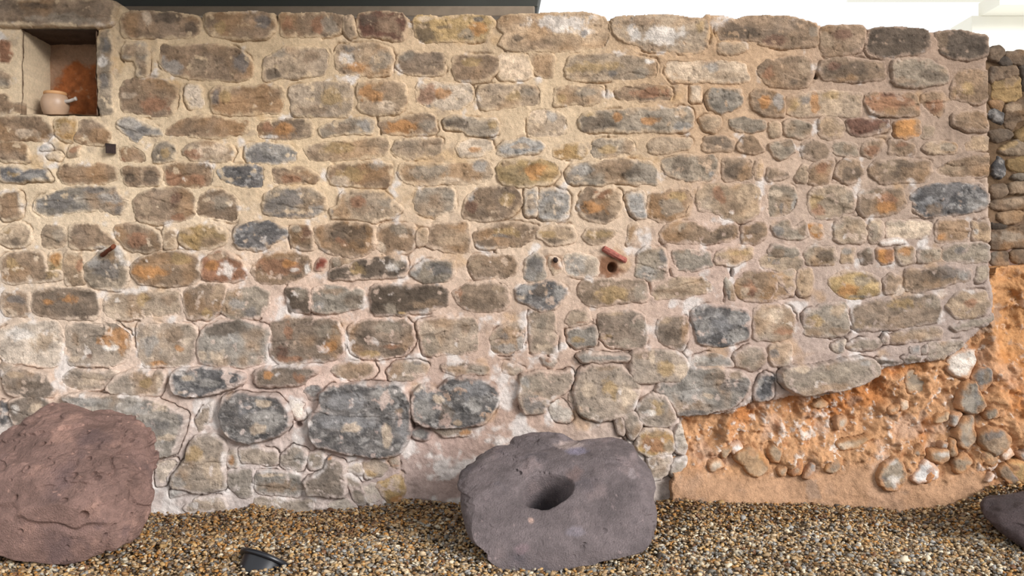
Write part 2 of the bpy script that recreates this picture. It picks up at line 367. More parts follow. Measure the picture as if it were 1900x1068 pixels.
K 1060,500 1120,430 1250,400 1400,395 1590,400 1640,500 1620,580 1480,620 1320,640 1160,645 1090,590;G1200,570,120,60 B1230,590,90,40 L1560,560,90,50 G1100,480,60,50
G 20,720 80,690 150,680 170,740 290,680 300,810 60,805;K70,750,50,40 B250,740,70,60
O 300,700 400,700 420,790 380,820 300,800;T350,740,60,30
T 490,720 560,650 700,660 740,760 720,840 500,840;B600,770,70,60 G520,720,60,60
T 750,670 860,670 860,800 830,840 760,840;G780,760,30,60
P 880,680 1220,680 1210,790 1120,810 880,805;G960,700,100,30
W 820,820 1010,815 1020,850 860,860
B 1250,670 1400,665 1490,690 1490,830 1250,845;O1280,800,40,40
T 1510,680 1560,700 1640,670 1640,830 1510,830;B1600,720,50,50 W1540,760,30,40
G 0,900 50,850 200,870 240,930 200,990 0,1000;B60,920,60,40
G 265,920 290,860 500,870 520,960 480,1000 290,1000;B360,900,60,40 D430,940,60,40
T 540,880 650,870 650,990 540,1000;L600,900,60,40
D 680,900 780,875 805,990 700,1010;G760,900,30,30
O 810,885 930,885 935,980 860,1010 820,960;R900,930,40,60
T 960,880 1080,870 1100,980 1000,1010 950,930;O1020,910,60,40 P1010,970,50,40
G 1105,900 1140,870 1280,880 1275,960 1180,990 1110,985;B1180,940,60,40
G 1290,860 1640,845 1650,980 1500,990 1290,975;K1420,900,60,30
T 0 480
B 0,240 150,240 210,250 210,400 150,430 0,420;K120,300,60,30 P60,400,60,30
B 220,230 420,210 600,220 730,240 735,440 600,455 400,440 270,420 220,370;O350,320,60,30 O500,300,120,40 D620,250,80,30
T 770,330 820,260 1000,240 1150,245 1260,230 1340,260 1345,390 1250,420 1050,450 850,455 780,430;B1050,280,130,40 P830,390,60,50 B1250,300,70,50 Y1060,300,60,50
B 1360,250 1420,190 1560,180 1690,200 1670,320 1630,390 1560,440 1400,450 1360,380;T1620,260,50,90 Y1540,400,50,50
G 1640,390 1680,290 1700,220 1900,210 2000,240 2000,340 1940,430 1720,450;K1860,400,50,40 L1750,330,70,60
P -20,500 400,460 460,520 460,720 420,800 100,780 -20,730;W150,560,120,60 T330,620,100,80
T 475,500 560,480 750,480 850,480 950,540 980,640 950,740 820,800 500,790 490,640;O880,560,80,60 O920,650,60,60 B560,600,50,80 X660,710,40,50 W820,660,70,25 O770,620,60,40 P540,740,60,30
T 1010,600 1010,490 1100,480 1300,480 1450,500 1460,640 1440,780 1250,800 1040,800;L1110,620,90,90 B1280,560,110,80 O1340,670,40,30 O1170,775,50,20 G1400,520,50,40
G 1470,620 1510,520 1620,470 1750,455 1900,470 2010,520 1995,640 1985,760 1900,800 1680,800 1500,780 1470,700;D1700,520,170,60 P1600,720,70,60 P1500,710,50,60 L1730,600,80,50
B 35,880 80,820 200,820 340,840 390,900 430,960 400,1020 200,1030 60,1000;D280,930,110,40 T150,860,60,30
T 450,880 520,830 700,840 860,830 880,860 760,960 620,975 500,950;P700,890,90,50 
T 800,960 880,850 1000,820 1160,850 1220,840 1230,920 1180,1015 1000,1010 840,990;B1080,880,100,40 Y1100,920,50,30 P1200,930,20,60
K 1280,880 1320,820 1500,815 1700,820 1820,860 1800,930 1600,990 1400,1010 1310,980;L1420,870,90,50 P1420,880,50,30 L1590,910,80,40 P1370,980,40,20
T 0,760 100,790 40,860 0,880
B 80,1040 200,1020 350,1030 420,1060 400,1160 300,1240 160,1250 90,1180;P300,1100,60,40 W140,1110,40,50
T 475 480
D 220,220 400,210 410,370 390,400 270,390 230,330;G330,250,60,60
G 410,220 600,205 800,225 810,320 780,360 600,400 500,410 410,390;B560,240,130,30 L480,340,70,40 D720,300,80,50
D 855,195 1100,205 1430,205 1440,330 1300,390 1080,410 860,420;G1000,370,70,40 B1250,340,130,40 Y1090,400,50,15
B 1460,240 1560,180 1700,165 1870,180 1890,310 1830,390 1650,395 1560,380 1480,300;R1510,260,50,60 T1800,220,50,30
B 110,460 250,430 430,440 600,470 640,540 640,680 580,750 400,760 180,780 110,720 105,600;R260,740,140,30 R240,530,40,70 O560,650,60,50 X200,680,70,60 G530,520,80,60
B 690,500 850,450 1100,450 1160,500 1170,620 1120,700 940,740 830,745 690,690;D800,580,60,60 G960,500,110,60 R1000,650,70,25 Y850,700,60,30 D1040,690,90,40
T 1190,470 1350,425 1620,440 1650,520 1650,690 1500,715 1250,715 1220,620;B1330,460,90,50 G1290,620,60,80 B1570,520,50,60
T 1730,560 1860,470 1980,450 2000,560 1970,680 1880,715 1750,690;K1850,560,70,60 L1850,660,90,40 L1960,620,30,60
B 0,820 200,790 430,790 470,830 370,900 350,930 150,945 0,930;O110,860,40,30 R330,880,50,40
T 550,820 650,770 860,770 900,820 860,880 740,895 620,870;B800,820,70,50
T 970,830 1020,770 1200,755 1280,790 1270,850 1160,900 1000,905;G1150,790,100,40 K1200,770,50,20 P1130,860,60,20
T 1360,790 1460,765 1640,775 1730,800 1720,850 1500,860 1400,830;D1520,780,130,12 G1600,830,80,20
K 480,1000 560,935 700,920 860,925 1050,930 1110,980 1160,1060 1160,1190 1150,1300 1080,1430 960,1470 840,1455 640,1410 470,1380 410,1300 400,1200 480,1080;G700,1050,200,60 L960,1000,140,70 G760,1210,200,60 P720,1240,80,35 P980,1290,35,80 G1100,1230,50,110 G560,1180,100,50 B1080,1120,40,30
K 1160,1060 1190,960 1270,920 1350,970 1430,890 1560,870 1700,890 1790,960 1800,1060 1750,1140 1690,1210 1500,1240 1350,1240 1250,1230 1180,1180;G1260,990,70,70 G1600,960,130,80 P1360,1030,40,30 D1420,1140,60,100 L1620,1080,60,60 T1500,1200,40,20 L1250,1100,80,100
K -230,1020 -130,1000 0,1010 160,1010 250,1100 270,1200 210,1280 70,1330 -60,1350 -200,1300 -260,1140;P70,1060,50,30 L100,1180,120,80 G-50,1100,80,60 P40,1240,50,40
K 360,960 450,940 490,960 470,1030 400,1050
W 350,1100 380,1060 280,1040 250,1060 300,1190 380,1170
T 950 480
T -75,760 30,790 100,830 0,855 -75,840
K 20,220 120,190 250,155 360,180 410,230 380,310 320,375 200,380 120,340 30,300;L120,210,60,30 P70,290,40,30 D210,240,60,50 L350,250,40,60
B 480,250 530,160 700,155 960,150 1010,230 1000,330 800,320 620,350 530,330;Y760,280,140,60 G950,250,50,50
T 1030,250 1080,170 1200,140 1400,140 1480,180 1480,240 1300,290 1060,310;B1200,240,150,20
G 1610,310 1580,230 1580,120 1640,200 1660,310;L1600,270,20,40
B 1650,240 1640,170 1720,90 1880,85 2060,110 2080,200 2050,280 1900,320 1740,310 1680,280;R1760,220,50,60 P1720,240,40,40 X1780,250,20,30
T 130,390 200,375 320,390 330,540 320,700 140,700 130,560;G210,480,60,60 P220,650,60,30
T 430,400 560,360 590,460 430,510 400,460;R540,470,60,10
G 405,530 600,490 630,560 620,640 480,660 420,620;Y480,600,60,30
B 640,400 780,370 980,410 1000,520 1000,660 860,670 700,640 650,560;T760,400,60,20 G820,620,130,40 Y700,580,60,30 G940,480,60,60
B 1080,430 1290,425 1300,560 1260,690 1150,650 1070,580;D1200,560,60,60 T1130,460,60,30
K 1335,380 1440,345 1560,350 1740,370 1760,470 1750,590 1620,640 1500,650 1380,630 1350,530;L1420,500,90,90 L1650,420,70,60 L1670,570,70,60 G1540,480,80,80 L1370,400,50,40
T 1780,390 1850,340 2050,350 2110,430 2080,580 1950,610 1790,600;R2000,540,90,40 P1950,420,60,60
G 470,700 880,710 870,760 700,760 520,770
T 890,690 1040,670 1200,690 1280,740 1300,800 1290,910 1100,905 900,920 880,830;B980,700,80,60 Y1120,800,70,60 P1240,820,50,70 P1030,720,20,70
L 1295,750 1450,700 1600,740 1640,790 1450,800 1310,790;B1480,690,70,50
T 1640,720 1760,640 1870,670 1880,780 1780,830 1660,790;G1740,770,60,40
G 1300,810 1500,800 1660,830 1760,900 1740,980 1620,1100 1400,1150 1230,1155 1180,1060 1060,980 1080,920 1240,920;K1650,940,110,60 L1310,1010,90,60 K1330,1140,120,25 P1450,1010,50,25 L1700,1050,60,30 D1500,860,100,30
K 1790,960 1870,850 1930,870 1935,1010 1880,1060 1800,1040;L1830,900,25,40
G 210,730 330,760 300,820 240,790;R270,750,30,20
T 60,860 180,830 330,850 440,820 440,900 420,960 250,1080 230,1140 80,1140 40,1020;K140,1070,90,70 G150,920,90,60 L100,900,40,40
T 490,830 600,780 800,790 880,850 940,960 900,1100 780,1170 640,1195 500,1150 450,1000;B680,800,80,30 Y720,950,60,80 P840,1000,60,80 G560,1120,60,50 P560,960,60,60
P 290,990 400,1040 440,1120 440,1200 300,1190 270,1060;W310,1060,30,50
T 420,990 500,1070 480,1100 420,1050
T 905,1100 1020,990 1140,1010 1210,1180 1140,1235 960,1225;Y1060,1090,80,60 W1010,1130,60,30
T 800,1120 890,1120 960,1230 880,1330 830,1230
B 760,1180 800,1150 830,1240 820,1290 780,1280;T790,1220,20,50
Y 920,1280 1060,1240 1180,1280 1190,1430 1020,1455 920,1400;R1030,1350,90,60 B1050,1270,60,30 G1150,1380,40,40
P 1200,1290 1240,1220 1300,1260 1310,1380 1260,1440 1200,1420
T 990,1450 1165,1445 1160,1560 1080,1620 1020,1620
G 1170,1500 1280,1445 1260,1640 1170,1580
T 1425 480
B -130,80 70,100 60,240 0,310 -120,290
T 20,120 200,60 210,180 170,290 90,180;G150,90,50,40
T 220,60 330,70 350,160 300,280 220,270
Y 450,140 560,90 760,110 840,160 830,260 640,310 560,290 460,220;O600,230,100,60 G700,170,70,40 K700,280,80,20 D800,150,40,30
B 860,150 930,110 1000,150 970,240 880,260
B 1020,80 1130,80 1300,40 1500,80 1510,160 1300,200 1100,245 1020,240;K1350,90,130,60 D1200,110,120,60 L1450,120,50,40
G 1540,60 1630,50 1620,160 1540,180
P -60,360 160,350 180,500 100,600 -60,590;R60,570,50,30
G 260,400 420,340 600,320 600,560 440,580 270,570;Y340,470,60,50 T520,380,50,50 B520,540,70,30
B 620,360 800,310 1100,260 1280,260 1290,460 1100,500 900,520 640,530;Y1000,330,120,60 T700,480,80,40 G1220,320,60,70 D950,380,70,40
T 1320,360 1400,250 1600,230 1640,340 1600,420 1400,450;R1500,320,60,40
G 1350,500 1500,460 1690,420 1680,490 1400,530
T 0,640 170,620 160,780 20,800;K40,700,50,40
T 470,640 580,600 560,690 500,690;K540,660,25,30
T 590,650 690,590 850,600 850,640 780,670 640,680;Y600,665,30,15
G 870,560 900,570 900,630 850,620
T 920,560 1180,500 1300,520 1280,600 1120,600 920,630;Y960,540,60,20 
T 1190,620 1450,600 1460,660 1300,740 1190,740
T 70,850 140,790 330,790 450,770 600,730 760,740 810,800 800,860 700,910 540,970 380,980 240,1010 100,930;G600,810,180,40 G200,920,120,30 G430,870,160,40 P200,810,70,30 L700,770,80,30
D 800,740 900,750 1000,760 960,780 840,800
L 1050,650 1120,650 1130,700 1060,700
D 990,740 1060,700 1140,720 1130,770 1040,780;G1080,730,40,20
G 1140,670 1180,640 1180,690 1150,695
T 0 680
G 480,240 560,190 900,215 1150,230 1300,300 1400,340 1380,470 1300,640 1170,650 1000,400 ;L700,240,140,30 P1230,280,80,40 K1180,430,100,50 K1200,630,80,20 K1390,380,40,60 P1250,510,90,30 L1050,300,100,40
T 1460,390 1510,300 1590,250 1580,380 1490,490
T 1280,850 1400,660 1450,510 1600,500 1690,560 1670,700 1690,900 1500,930 1310,890;Y1450,640,70,60 P1600,760,80,100 L1340,830,50,60
L 1280,900 1420,920 1290,970
T 1380,1040 1500,960 1680,960 1700,1060 1400,1070;L1450,1010,50,30
T 1690,590 1770,590 1780,740 1700,730;O1720,690,40,40
T 1780,590 1900,590 2060,610 2070,720 1900,710 1790,690
G 1700,770 1880,740 1890,900 1870,960 1790,960 1710,880
K 0,260 60,260 80,330 70,420 0,460;G30,330,30,40
P 1170,700 1340,680 1290,780 1240,850 1170,880
T 475 680
T 190,730 200,650 280,580 380,610 390,690 350,750 280,755;L340,660,40,50
T 400,640 480,610 530,650 510,740 410,750;G430,660,40,30
G 5,800 30,760 200,780 350,800 345,930 310,950 180,940 20,930;B180,880,150,60 P120,790,80,15
B 360,830 520,760 560,660 660,680 680,800 675,940 580,940 480,930 410,940;O560,650,40,30
P 680,720 760,700 820,760 780,790 680,760
T 790,700 900,680 1000,720 950,800 820,820;Y850,780,60,30
T 680,800 780,840 830,1000 750,1010
P 790,860 880,850 960,960 840,1010
Y 890,860 1100,760 1110,960 1020,1020 930,920;P1030,860,80,60 O1040,970,70,30
T 1000,680 1060,660 1060,740 1010,720;R1040,725,30,12
T 0,960 300,970 450,970 440,1060 0,1060;P60,1030,60,30
P 540,1000 680,960 750,1020 740,1070 560,1060
K 1150,480 1220,450 1290,480 1280,540 1180,520;L1220,490,50,30
T 1300,450 1590,440 1600,500 1400,520;O1570,480,50,30
R earth
T 1425 680
T 1000,30 1190,20 1190,130 1150,205 1010,180;G1100,80,60,50
G 1400,260 1430,110 1520,110 1560,200 1600,300 1500,350 1410,310;Y1550,220,40,30 L1530,200,30,80 B1450,150,30,50
L 1500,60 1560,10 1640,30 1640,120 1570,180 1500,110;T1600,70,30,40
W 1295,-50 1350,-110 1490,-130 1515,-40 1460,90 1400,70 1320,20
G 800,800 850,720 920,660 980,710 1000,830 930,910 830,880;W930,830,60,60 K830,820,30,30 Y960,830,20,20 W900,700,50,30
W 1100,770 1180,690 1250,750 1250,820 1150,840 1100,860 1050,830;R1190,770,35,60
R 1150,790 1200,760 1215,800 1180,850 1145,830
T 430,700 480,640 530,680 540,750 470,780 420,760;G480,710,50,50 Y400,730,30,50
T 500,560 620,540 780,510 720,550 620,610 540,615;P560,580,60,30
L 260,810 320,710 345,720 300,820
T 70,760 130,740 120,800 90,800
G 1535,500 1620,450 1740,480 1790,530 1760,600 1690,655 1580,600;K1640,490,80,50 B1600,570,60,40
T 1560,640 1620,620 1690,680 1650,730 1570,690;R1580,650,30,30
G 1380,470 1420,400 1500,360 1510,540 1460,605 1410,570;T1440,420,30,50
L 1340,340 1430,350 1400,390 1360,440
T 1240,350 1330,330 1310,390 1240,420
T 1380,690 1440,640 1500,690 1470,760 1400,780
T 1190,620 1330,610 1340,680 1280,715 1200,680;W1270,640,60,30
B 1340,530 1370,540 1390,640 1350,660;T1360,600,10,40
L 1850,640 1900,620 1960,650 1960,720 1880,700
W 1720,640 1780,600 1810,650 1740,690
W 1600,840 1640,790 1660,800 1630,845
Y 1750,710 1900,700 1950,840 1870,850;R1800,740,60,40
B 1700,750 1760,720 1890,900 1870,920 1760,850;K1820,810,50,40
T 330,270 380,250 430,270 400,295 340,290
P 960,240 1010,240 1030,300 980,320
T 880,310 960,270 940,330 890,340
R 145,690 240,680 240,780 170,800;T200,760,30,30
L 1280,560 1320,560 1310,600 1270,590
G 1070,640 1110,580 1140,600 1110,650;
G 1700,350 1730,330 1750,360 1720,380;K1720,355,20,20
T 0,610 40,580 90,620 80,690 20,700;
P 500,380 560,370 550,440 510,450
P 1860,320 1960,290 1960,380 1900,350
G 1600,350 1680,300 1700,370 1630,380
T 950 680
T 1640,640 1760,590 1860,660 1900,740 1840,800 1770,800;Y1830,660,40,40
W 1610,590 1680,560 1700,600 1650,640
P 1460,710 1540,680 1570,740 1480,770
T 1530,610 1640,580 1580,670
R far
T 1425 0
B 1640,380 1700,340 1760,390 1700,450 1640,440
D 1700,440 1770,420 1800,470 1750,490
B 1760,400 1880,380 1960,400 1960,480 1850,480 1780,450
B 1650,500 1830,490 1850,550 1700,590 1650,620
Y 1660,620 1850,555 1885,700 1820,750 1660,745;B1800,600,50,50
D 1860,480 1960,500 1960,690 1900,680
B 1640,760 1740,750 1720,830 1660,810
K 1615,845 1680,815 1740,840 1730,910 1660,900
B 1770,770 1960,740 1960,880 1850,890 1810,970 1750,930;T1820,800,60,30
B 1640,960 1760,960 1820,1000 1700,1060 1640,1040
Y 1830,1000 1960,900 1960,1010 1850,1060
T 1425 240
T 1700,170 1830,80 1900,110 1960,130 1960,190 1820,190;Y1750,110,60,40
K 1665,260 1700,210 1750,240 1755,310 1720,360 1665,340;L1720,240,20,20
Y 1780,230 1960,200 1960,310 1850,310 1780,290
G 1790,360 1850,330 1960,340 1960,380
T 1780,410 1860,390 1960,400 1960,460 1800,470;G1770,430,20,40
B 1650,420 1760,410 1770,480 1700,520 1650,510
B 1650,540 1960,500 1960,590 1650,590;T1800,540,100,30
T 1690,640 1760,610 1890,610 1870,690 1750,700;D1660,640,30,60
D 1650,700 1760,710 1740,740 1660,735
B 1650,760 1960,720 1960,870 1650,890;G1780,800,150,60
G 1660,920 1780,910 1780,1020 1670,1010;D1760,940,30,40
B 1800,920 1960,880 1960,980 1820,990
O 1800,1030 1960,1000 1960,1080 1800,1070
"""
PAL = {'B': (144, 121, 99), 'T': (172, 149, 124), 'P': (208, 186, 162), 'G': (152, 139, 123), 'D': (96, 83, 71), 'K': (112, 107, 104),
       'L': (160, 154, 147), 'O': (184, 132, 82), 'R': (152, 110, 84), 'Y': (172, 144, 102), 'W': (232, 222, 212), 'X': (108, 78, 64), 'E': (150, 84, 68)}
rs = np.random.default_rng(11)
stones = []; win = (0, 0); reg = 'wall'
for ln in STONES.strip().splitlines():
    ln = ln.strip().rstrip(';')
    if not ln: continue
    a = ln.split(';'); t = a[0].split()
    if t[0] == 'T' and len(t) == 3 and ',' not in t[1]: win = (float(t[1]), float(t[2])); continue
    if t[0] == 'R' and t[1] in ('wall', 'earth', 'far'): reg = t[1]; continue
    P = np.array([[float(q) for q in s.split(',')] for s in t[1:]]) / 4 + win
    st = []
    if len(a) > 1:
        for s in a[1].split():
            x, y, rx, ry = [float(q) for q in s[1:].split(',')]
            st.append((s[0], x / 4 + win[0], y / 4 + win[1], rx / 4, ry / 4))
    stones.append(dict(code=t[0], P=P, st=st, reg=reg))

def px2x(px, dist=D): return (px - 950) * dist / F
def px2z(py, dist=D): return H + (534 - py) * dist / F

# ---------------------------------------------------------------- mortar colours around the wall (as measured anchors)
ANCH = [(400,60,206,180,146),(150,300,222,198,166),(800,80,206,178,146),(1300,90,192,160,128),(1750,130,160,134,114),(600,300,216,190,156),
        (1000,250,214,188,154),(1000,400,218,194,168),(1600,350,190,166,146),(1750,240,172,150,132),(200,440,218,196,166),(60,620,226,206,184),(300,640,222,198,182),(700,600,212,186,166),
        (1300,600,196,168,152),(1700,560,176,158,148),(600,690,216,186,172),(830,850,172,148,142),(960,770,178,148,132),(1050,740,196,170,150),  # anchor left of the hollowed boulder: purplish mortar, some of its shade painted in
        (400,900,206,194,188),(1220,850,216,204,196),(1450,640,190,170,158),(600,900,206,192,184),(1000,600,206,180,162),(100,720,204,176,160)]
AX = np.array([[a[0], a[1]] for a in ANCH], float); AC = np.stack([lin(a[2:]) for a in ANCH])
def mortar_col(px, py):
    acc = np.zeros(px.shape + (3,), np.float32); wt = np.zeros(px.shape, np.float32)
    for (x, y), c in zip(AX, AC):
        g = np.exp(-(((px - x) ** 2 + (py - y) ** 2) / (2 * 120.0 ** 2))) + 1e-7
        acc += g[..., None] * c; wt += g
    col = acc / wt[..., None] * 1.08
    n = fbm(px, py, 40, 5, 31); n2 = fbm(px, py, 14, 4, 41)
    col = col * (1 + 0.13 * n + 0.07 * n2)[..., None]
    # white lime, mostly low on the wall and to the left
    lime = ss(0.25, 0.75, fbm(px, py, 26, 5, 51) + 0.25 * ss(500, 800, py) * (1 - ss(1000, 1400, px)) - 0.22 * (1 - ss(250, 600, py)))
    col = col + (lin((236, 228, 222)) - col) * (0.75 * lime)[..., None]
    # ochre bleeding and grey grime
    och = ss(0.5, 0.9, fbm(px, py, 60, 4, 61))
    col = col + (lin((200, 156, 96)) - col) * (0.35 * och)[..., None]
    gr = ss(0.45, 0.95, fbm(px, py, 22, 5, 71))
    col = col + (lin((128, 112, 102)) - col) * (0.35 * gr)[..., None]
    return col

# silhouette of the wall, measured in photo pixels
WALL_TOP = [(-320,4),(0,3),(120,2),(213,2),(228,10),(240,20),(300,23),(365,29),(373,33),(380,25),(480,23),(509,26),(515,31),(522,25),(600,23),(636,27),(655,28),(660,34),(667,21),(745,22),(758,34),(764,38),(772,27),(860,26),(912,28),(920,35),(935,26),(1000,24),(1040,22),(1055,19),(1100,23),(1120,29),(1128,38),(1134,32),(1170,30),(1240,27),(1290,34),(1305,33),(1312,26),(1352,29),(1362,35),(1400,30),(1480,33),(1505,41),(1530,46),(1548,46),(1600,45),(1612,51),(1640,49),(1700,51),(1735,57),(1780,56),(1810,62),(1833,66)]
WALL_OUT = WALL_TOP + [(1834,110),(1831,140),(1836,210),(1834,300),(1838,420),(1837,500),(1845,550),(1842,590),(1820,612),(1796,638),(1752,668),(1700,672),(1650,680),(1632,692),(1610,706),(1572,724),(1530,735),(1480,733),(1440,742),(1400,744),(1370,758),(1340,768),(1258,769),(1266,800),(1276,835),(1270,870),(1262,915),(1262,990),(-320,990)]
WALL_P = np.array(WALL_OUT, float)
NICHE = (40, 183, 53, 214.5)    # x0 x1 y0 y1

def outline_ok(P): return chaikin(P, 2)
for s in stones: s['Q'] = outline_ok(s['P']); s['area'] = 0.5 * abs(np.dot(s['P'][:, 0], np.roll(s['P'][:, 1], 1)) - np.dot(s['P'][:, 1], np.roll(s['P'][:, 0], 1)))

def stone_fields(s, px, py, seed):
    """sd (px), height above the wall face (m, towards the camera), colour"""
    r = np.random.default_rng(seed)
    wx = px + 2.2 * fbm(px, py, 22, 3, 3) + 1.0 * fbm(px, py, 6, 2, 5); wy = py + 2.2 * fbm(px, py, 22, 3, 8) + 1.0 * fbm(px, py, 6, 2, 9)
    sd = sdf(s['Q'], wx, wy) + 3.0
    inr = max(6.0, math.sqrt(s['area']) * 0.5)
    e = min(inr * 0.5, 5.5) * r.uniform(0.7, 1.25)
    hi = s.get('hi', r.uniform(0.002, 0.010) * (1.25 if s['code'] in 'KGD' else 1.0) * (0.5 if s['code'] in 'P' else 1.0))
    t = np.clip((sd + 1.5) / e, 0, 1)
    prof = np.sqrt(np.clip(1 - (1 - t) ** 2, 0, 1))
    cx, cy = s['P'].mean(0)
    tilt = (px - cx) * r.uniform(-1, 1) * 6e-5 + (py - cy) * r.uniform(-1.0, 0.6) * 9e-5
    sx, sy = (1.0, 2.2)     # beds run level
    rough = fbm(px * sx + seed * 13, py * sy + seed * 7, 46, 5, seed % 13, 0.55)
    rough2 = fbm(px + seed * 3, py + seed * 5, 11, 4, seed % 7, 0.6)
    k = 1.35 if s['code'] in 'KGL' else 1.0
    if s['reg'] == 'earth': k = 0.7
    h = -0.016 + prof * (hi + 0.016) + tilt + (0.0042 * rough * k + 0.0018 * rough2 * k) * np.clip(prof, 0.2, 1)
    h = h + 0.004 * ss(0, inr, sd)
    h = np.where(sd < -1.5, -0.016 + (sd + 1.5) * 0.004, h)
    # a ledge or a split across some stones
    if r.random() < 0.45 and s['area'] > 1500:
        a = r.uniform(-0.35, 0.35); q = (py - cy) - a * (px - cx) + 5 * fbm(px, py, 30, 4, 17 + seed % 5) - r.uniform(-.3, .3) * inr
        h = h - 0.004 * ss(-1.5, 1.5, q) * (1 if r.random() < .5 else -1)
        h = h - 0.006 * np.exp(-(q / 1.2) ** 2) * ss(-0.1, 0.5, fbm(px, py, 25, 2, 23))
    # colour
    base = lin(PAL[s['code']]) * r.uniform(0.9, 1.1) * np.array([1, 1, 1], np.float32)
    base = base * (1 + np.array([0.04, 0.0, -0.05]) * r.uniform(-1, 1)).astype(np.float32)
    if s['reg'] == 'wall' and s['code'] in 'BTGP':          # the lower courses are of a greyer stone
        g_ = float(ss(500, 680, s['P'][:, 1].mean())) * 0.38
        base = base + (base.mean() * np.array([1.02, 1.0, 0.98]) - base) * g_
    if s['reg'] == 'far': base = base * 0.62  # far wall stones toned down, their shade put into the colour
    col = np.broadcast_to(base, px.shape + (3,)).copy()
    n = fbm(px + seed * 11, py + seed * 3, 34, 5, 2, 0.6); n2 = fbm(px, py + seed * 9, 9, 4, 4, 0.65); n3 = fbm(px + seed, py, 60, 3, 6)
    col *= (1 + 0.28 * n + 0.22 * n2)[..., None]
    warm = lin((168, 126, 82)); cool = lin((116, 110, 104))
    if s['code'] in 'BTGY':
        col += (warm - col) * (0.4 * ss(0.15, 0.8, n3))[..., None]
        col += (cool - col) * (0.22 * ss(0.15, 0.8, -n3))[..., None]
    if s['code'] in 'KL' or s.get('fleck'):
        f = ss(-0.1, 0.35, fbm(px + seed * 5, py * 1.5, 22, 5, 15, 0.65)); col += (lin((64, 63, 64)) - col) * ((0.55 if s['code'] == 'K' else .2) * f)[..., None]
        f = ss(0.1, 0.5, fbm(px + seed * 9, py * 1.4, 15, 5, 12, 0.7)); col += (lin((182, 176, 170)) - col) * (0.5 * f)[..., None]
    for (c, x, y, rx, ry) in s['st']:
        dx = (px - x) / rx; dy = (py - y) / ry
        q = np.sqrt(dx * dx + dy * dy) + 0.45 * fbm(px + x, py + y, 12, 4, 19, 0.6) + 0.3 * fbm(px, py, 30, 2, 29)
        mk = 1 - ss(0.55, 1.15, q)
        cc = lin((138, 135, 134) if (c == 'G' and s['code'] == 'K') else PAL[c]) * (1 + 0.18 * n2)[..., None]
        col += (cc - col) * (0.72 * mk)[..., None]
    # weathered skin: sharp-edged lighter and darker scabs
    sc = fbm(px * .8 + seed * 21, py * 1.5 + seed * 2, 18, 5, seed % 11, 0.62)
    col *= (1 + 0.16 * ss(0.12, 0.2, sc) - 0.18 * ss(0.22, 0.3, -sc))[..., None]; h = h + 0.0010 * ss(0.12, 0.2, sc)
    # dark pits
    pit = ss(0.62, 0.9, fbm(px + 5 * seed, py, 10, 3, 37, 0.6)); h = h - 0.0035 * pit
    col *= (1 - 0.22 * pit)[..., None]
    # mortar smeared over the rim of the stone
    if s['reg'] == 'wall':
        sm = (1 - ss(0, 5.5 + 5 * vn(px / 26, py / 26, seed % 9), sd + 5.0 * fbm(px, py, 16, 4, 43))) * 0.75
        if s['code'] == 'P': sm = np.clip(sm * 1.2, 0, 1)
        mc = mortar_col(px, py); col += (mc - col) * sm[..., None]
        ls = ss(0.55, 0.85, fbm(px, py, 15, 5, 53) + 0.12 * ss(400, 750, py)) * 0.6
        col += (mc * 1.05 - col) * ls[..., None]
    elif s['reg'] == 'earth':
        sm = (1 - ss(0, 9, sd + 6 * fbm(px, py, 16, 4, 43))) * 0.7
        col += (lin((196, 138, 88)) - col) * sm[..., None]
        sm2 = ss(0.2, 0.8, fbm(px, py, 22, 4, 47)) * 0.45
        col += (lin((196, 142, 96)) - col) * sm2[..., None]
    return sd, h, col
# ---------------------------------------------------------------- the stone wall
wall_stones = [s for s in stones if s['reg'] == 'wall']
for s in list(wall_stones[1:]):            # the wall runs on past the niche in the same masonry
    if s['P'][:, 0].min() > 6 and s['P'][:, 0].max() < 330:
        t = dict(s); t['P'] = s['P'] * (-1, 1) + (0, 0); t['Q'] = s['Q'] * (-1, 1); t['st'] = [(c, -x, y, rx, ry) for c, x, y, rx, ry in s['st']]; t['ext'] = True
        wall_stones.append(t)
for s in wall_stones:
    cx, cy = s['P'].mean(0)
    if cy > 700 and s['code'] in 'KGL' and s['area'] > 4000: s['hi'] = 0.045
    if cy > 690 and s['code'] in 'TB' and s['area'] > 3500: s['hi'] = 0.03
    if 1120 < cx < 1300 and 640 < cy < 900: s['hi'] = 0.028
    if 1430 < cx < 1640 and 660 < cy < 740: s['hi'] = 0.05
def bulge(px, py):
    """slow in-and-out of the wall face, metres towards the camera"""
    return 0.012 * fbm(px, py, 320, 2, 77) + 0.03 * ss(640, 900, py) * (1 - ss(1200, 1300, px))
def mortar_h(px, py):
    h = 0.004 * fbm(px, py, 50, 4, 81) + 0.0022 * fbm(px, py, 14, 4, 83, 0.6) + 0.0012 * fbm(px, py, 5, 2, 85)
    rg = ss(600, 760, py)
    h = h + rg * (0.010 * fbm(px, py, 40, 5, 87, 0.6))
    return h
def grid(x0, x1, y0, y1, st):
    gx = np.arange(x0, x1 + st, st); gy = np.arange(y0, y1 + st, st)
    return np.meshgrid(gx, gy)

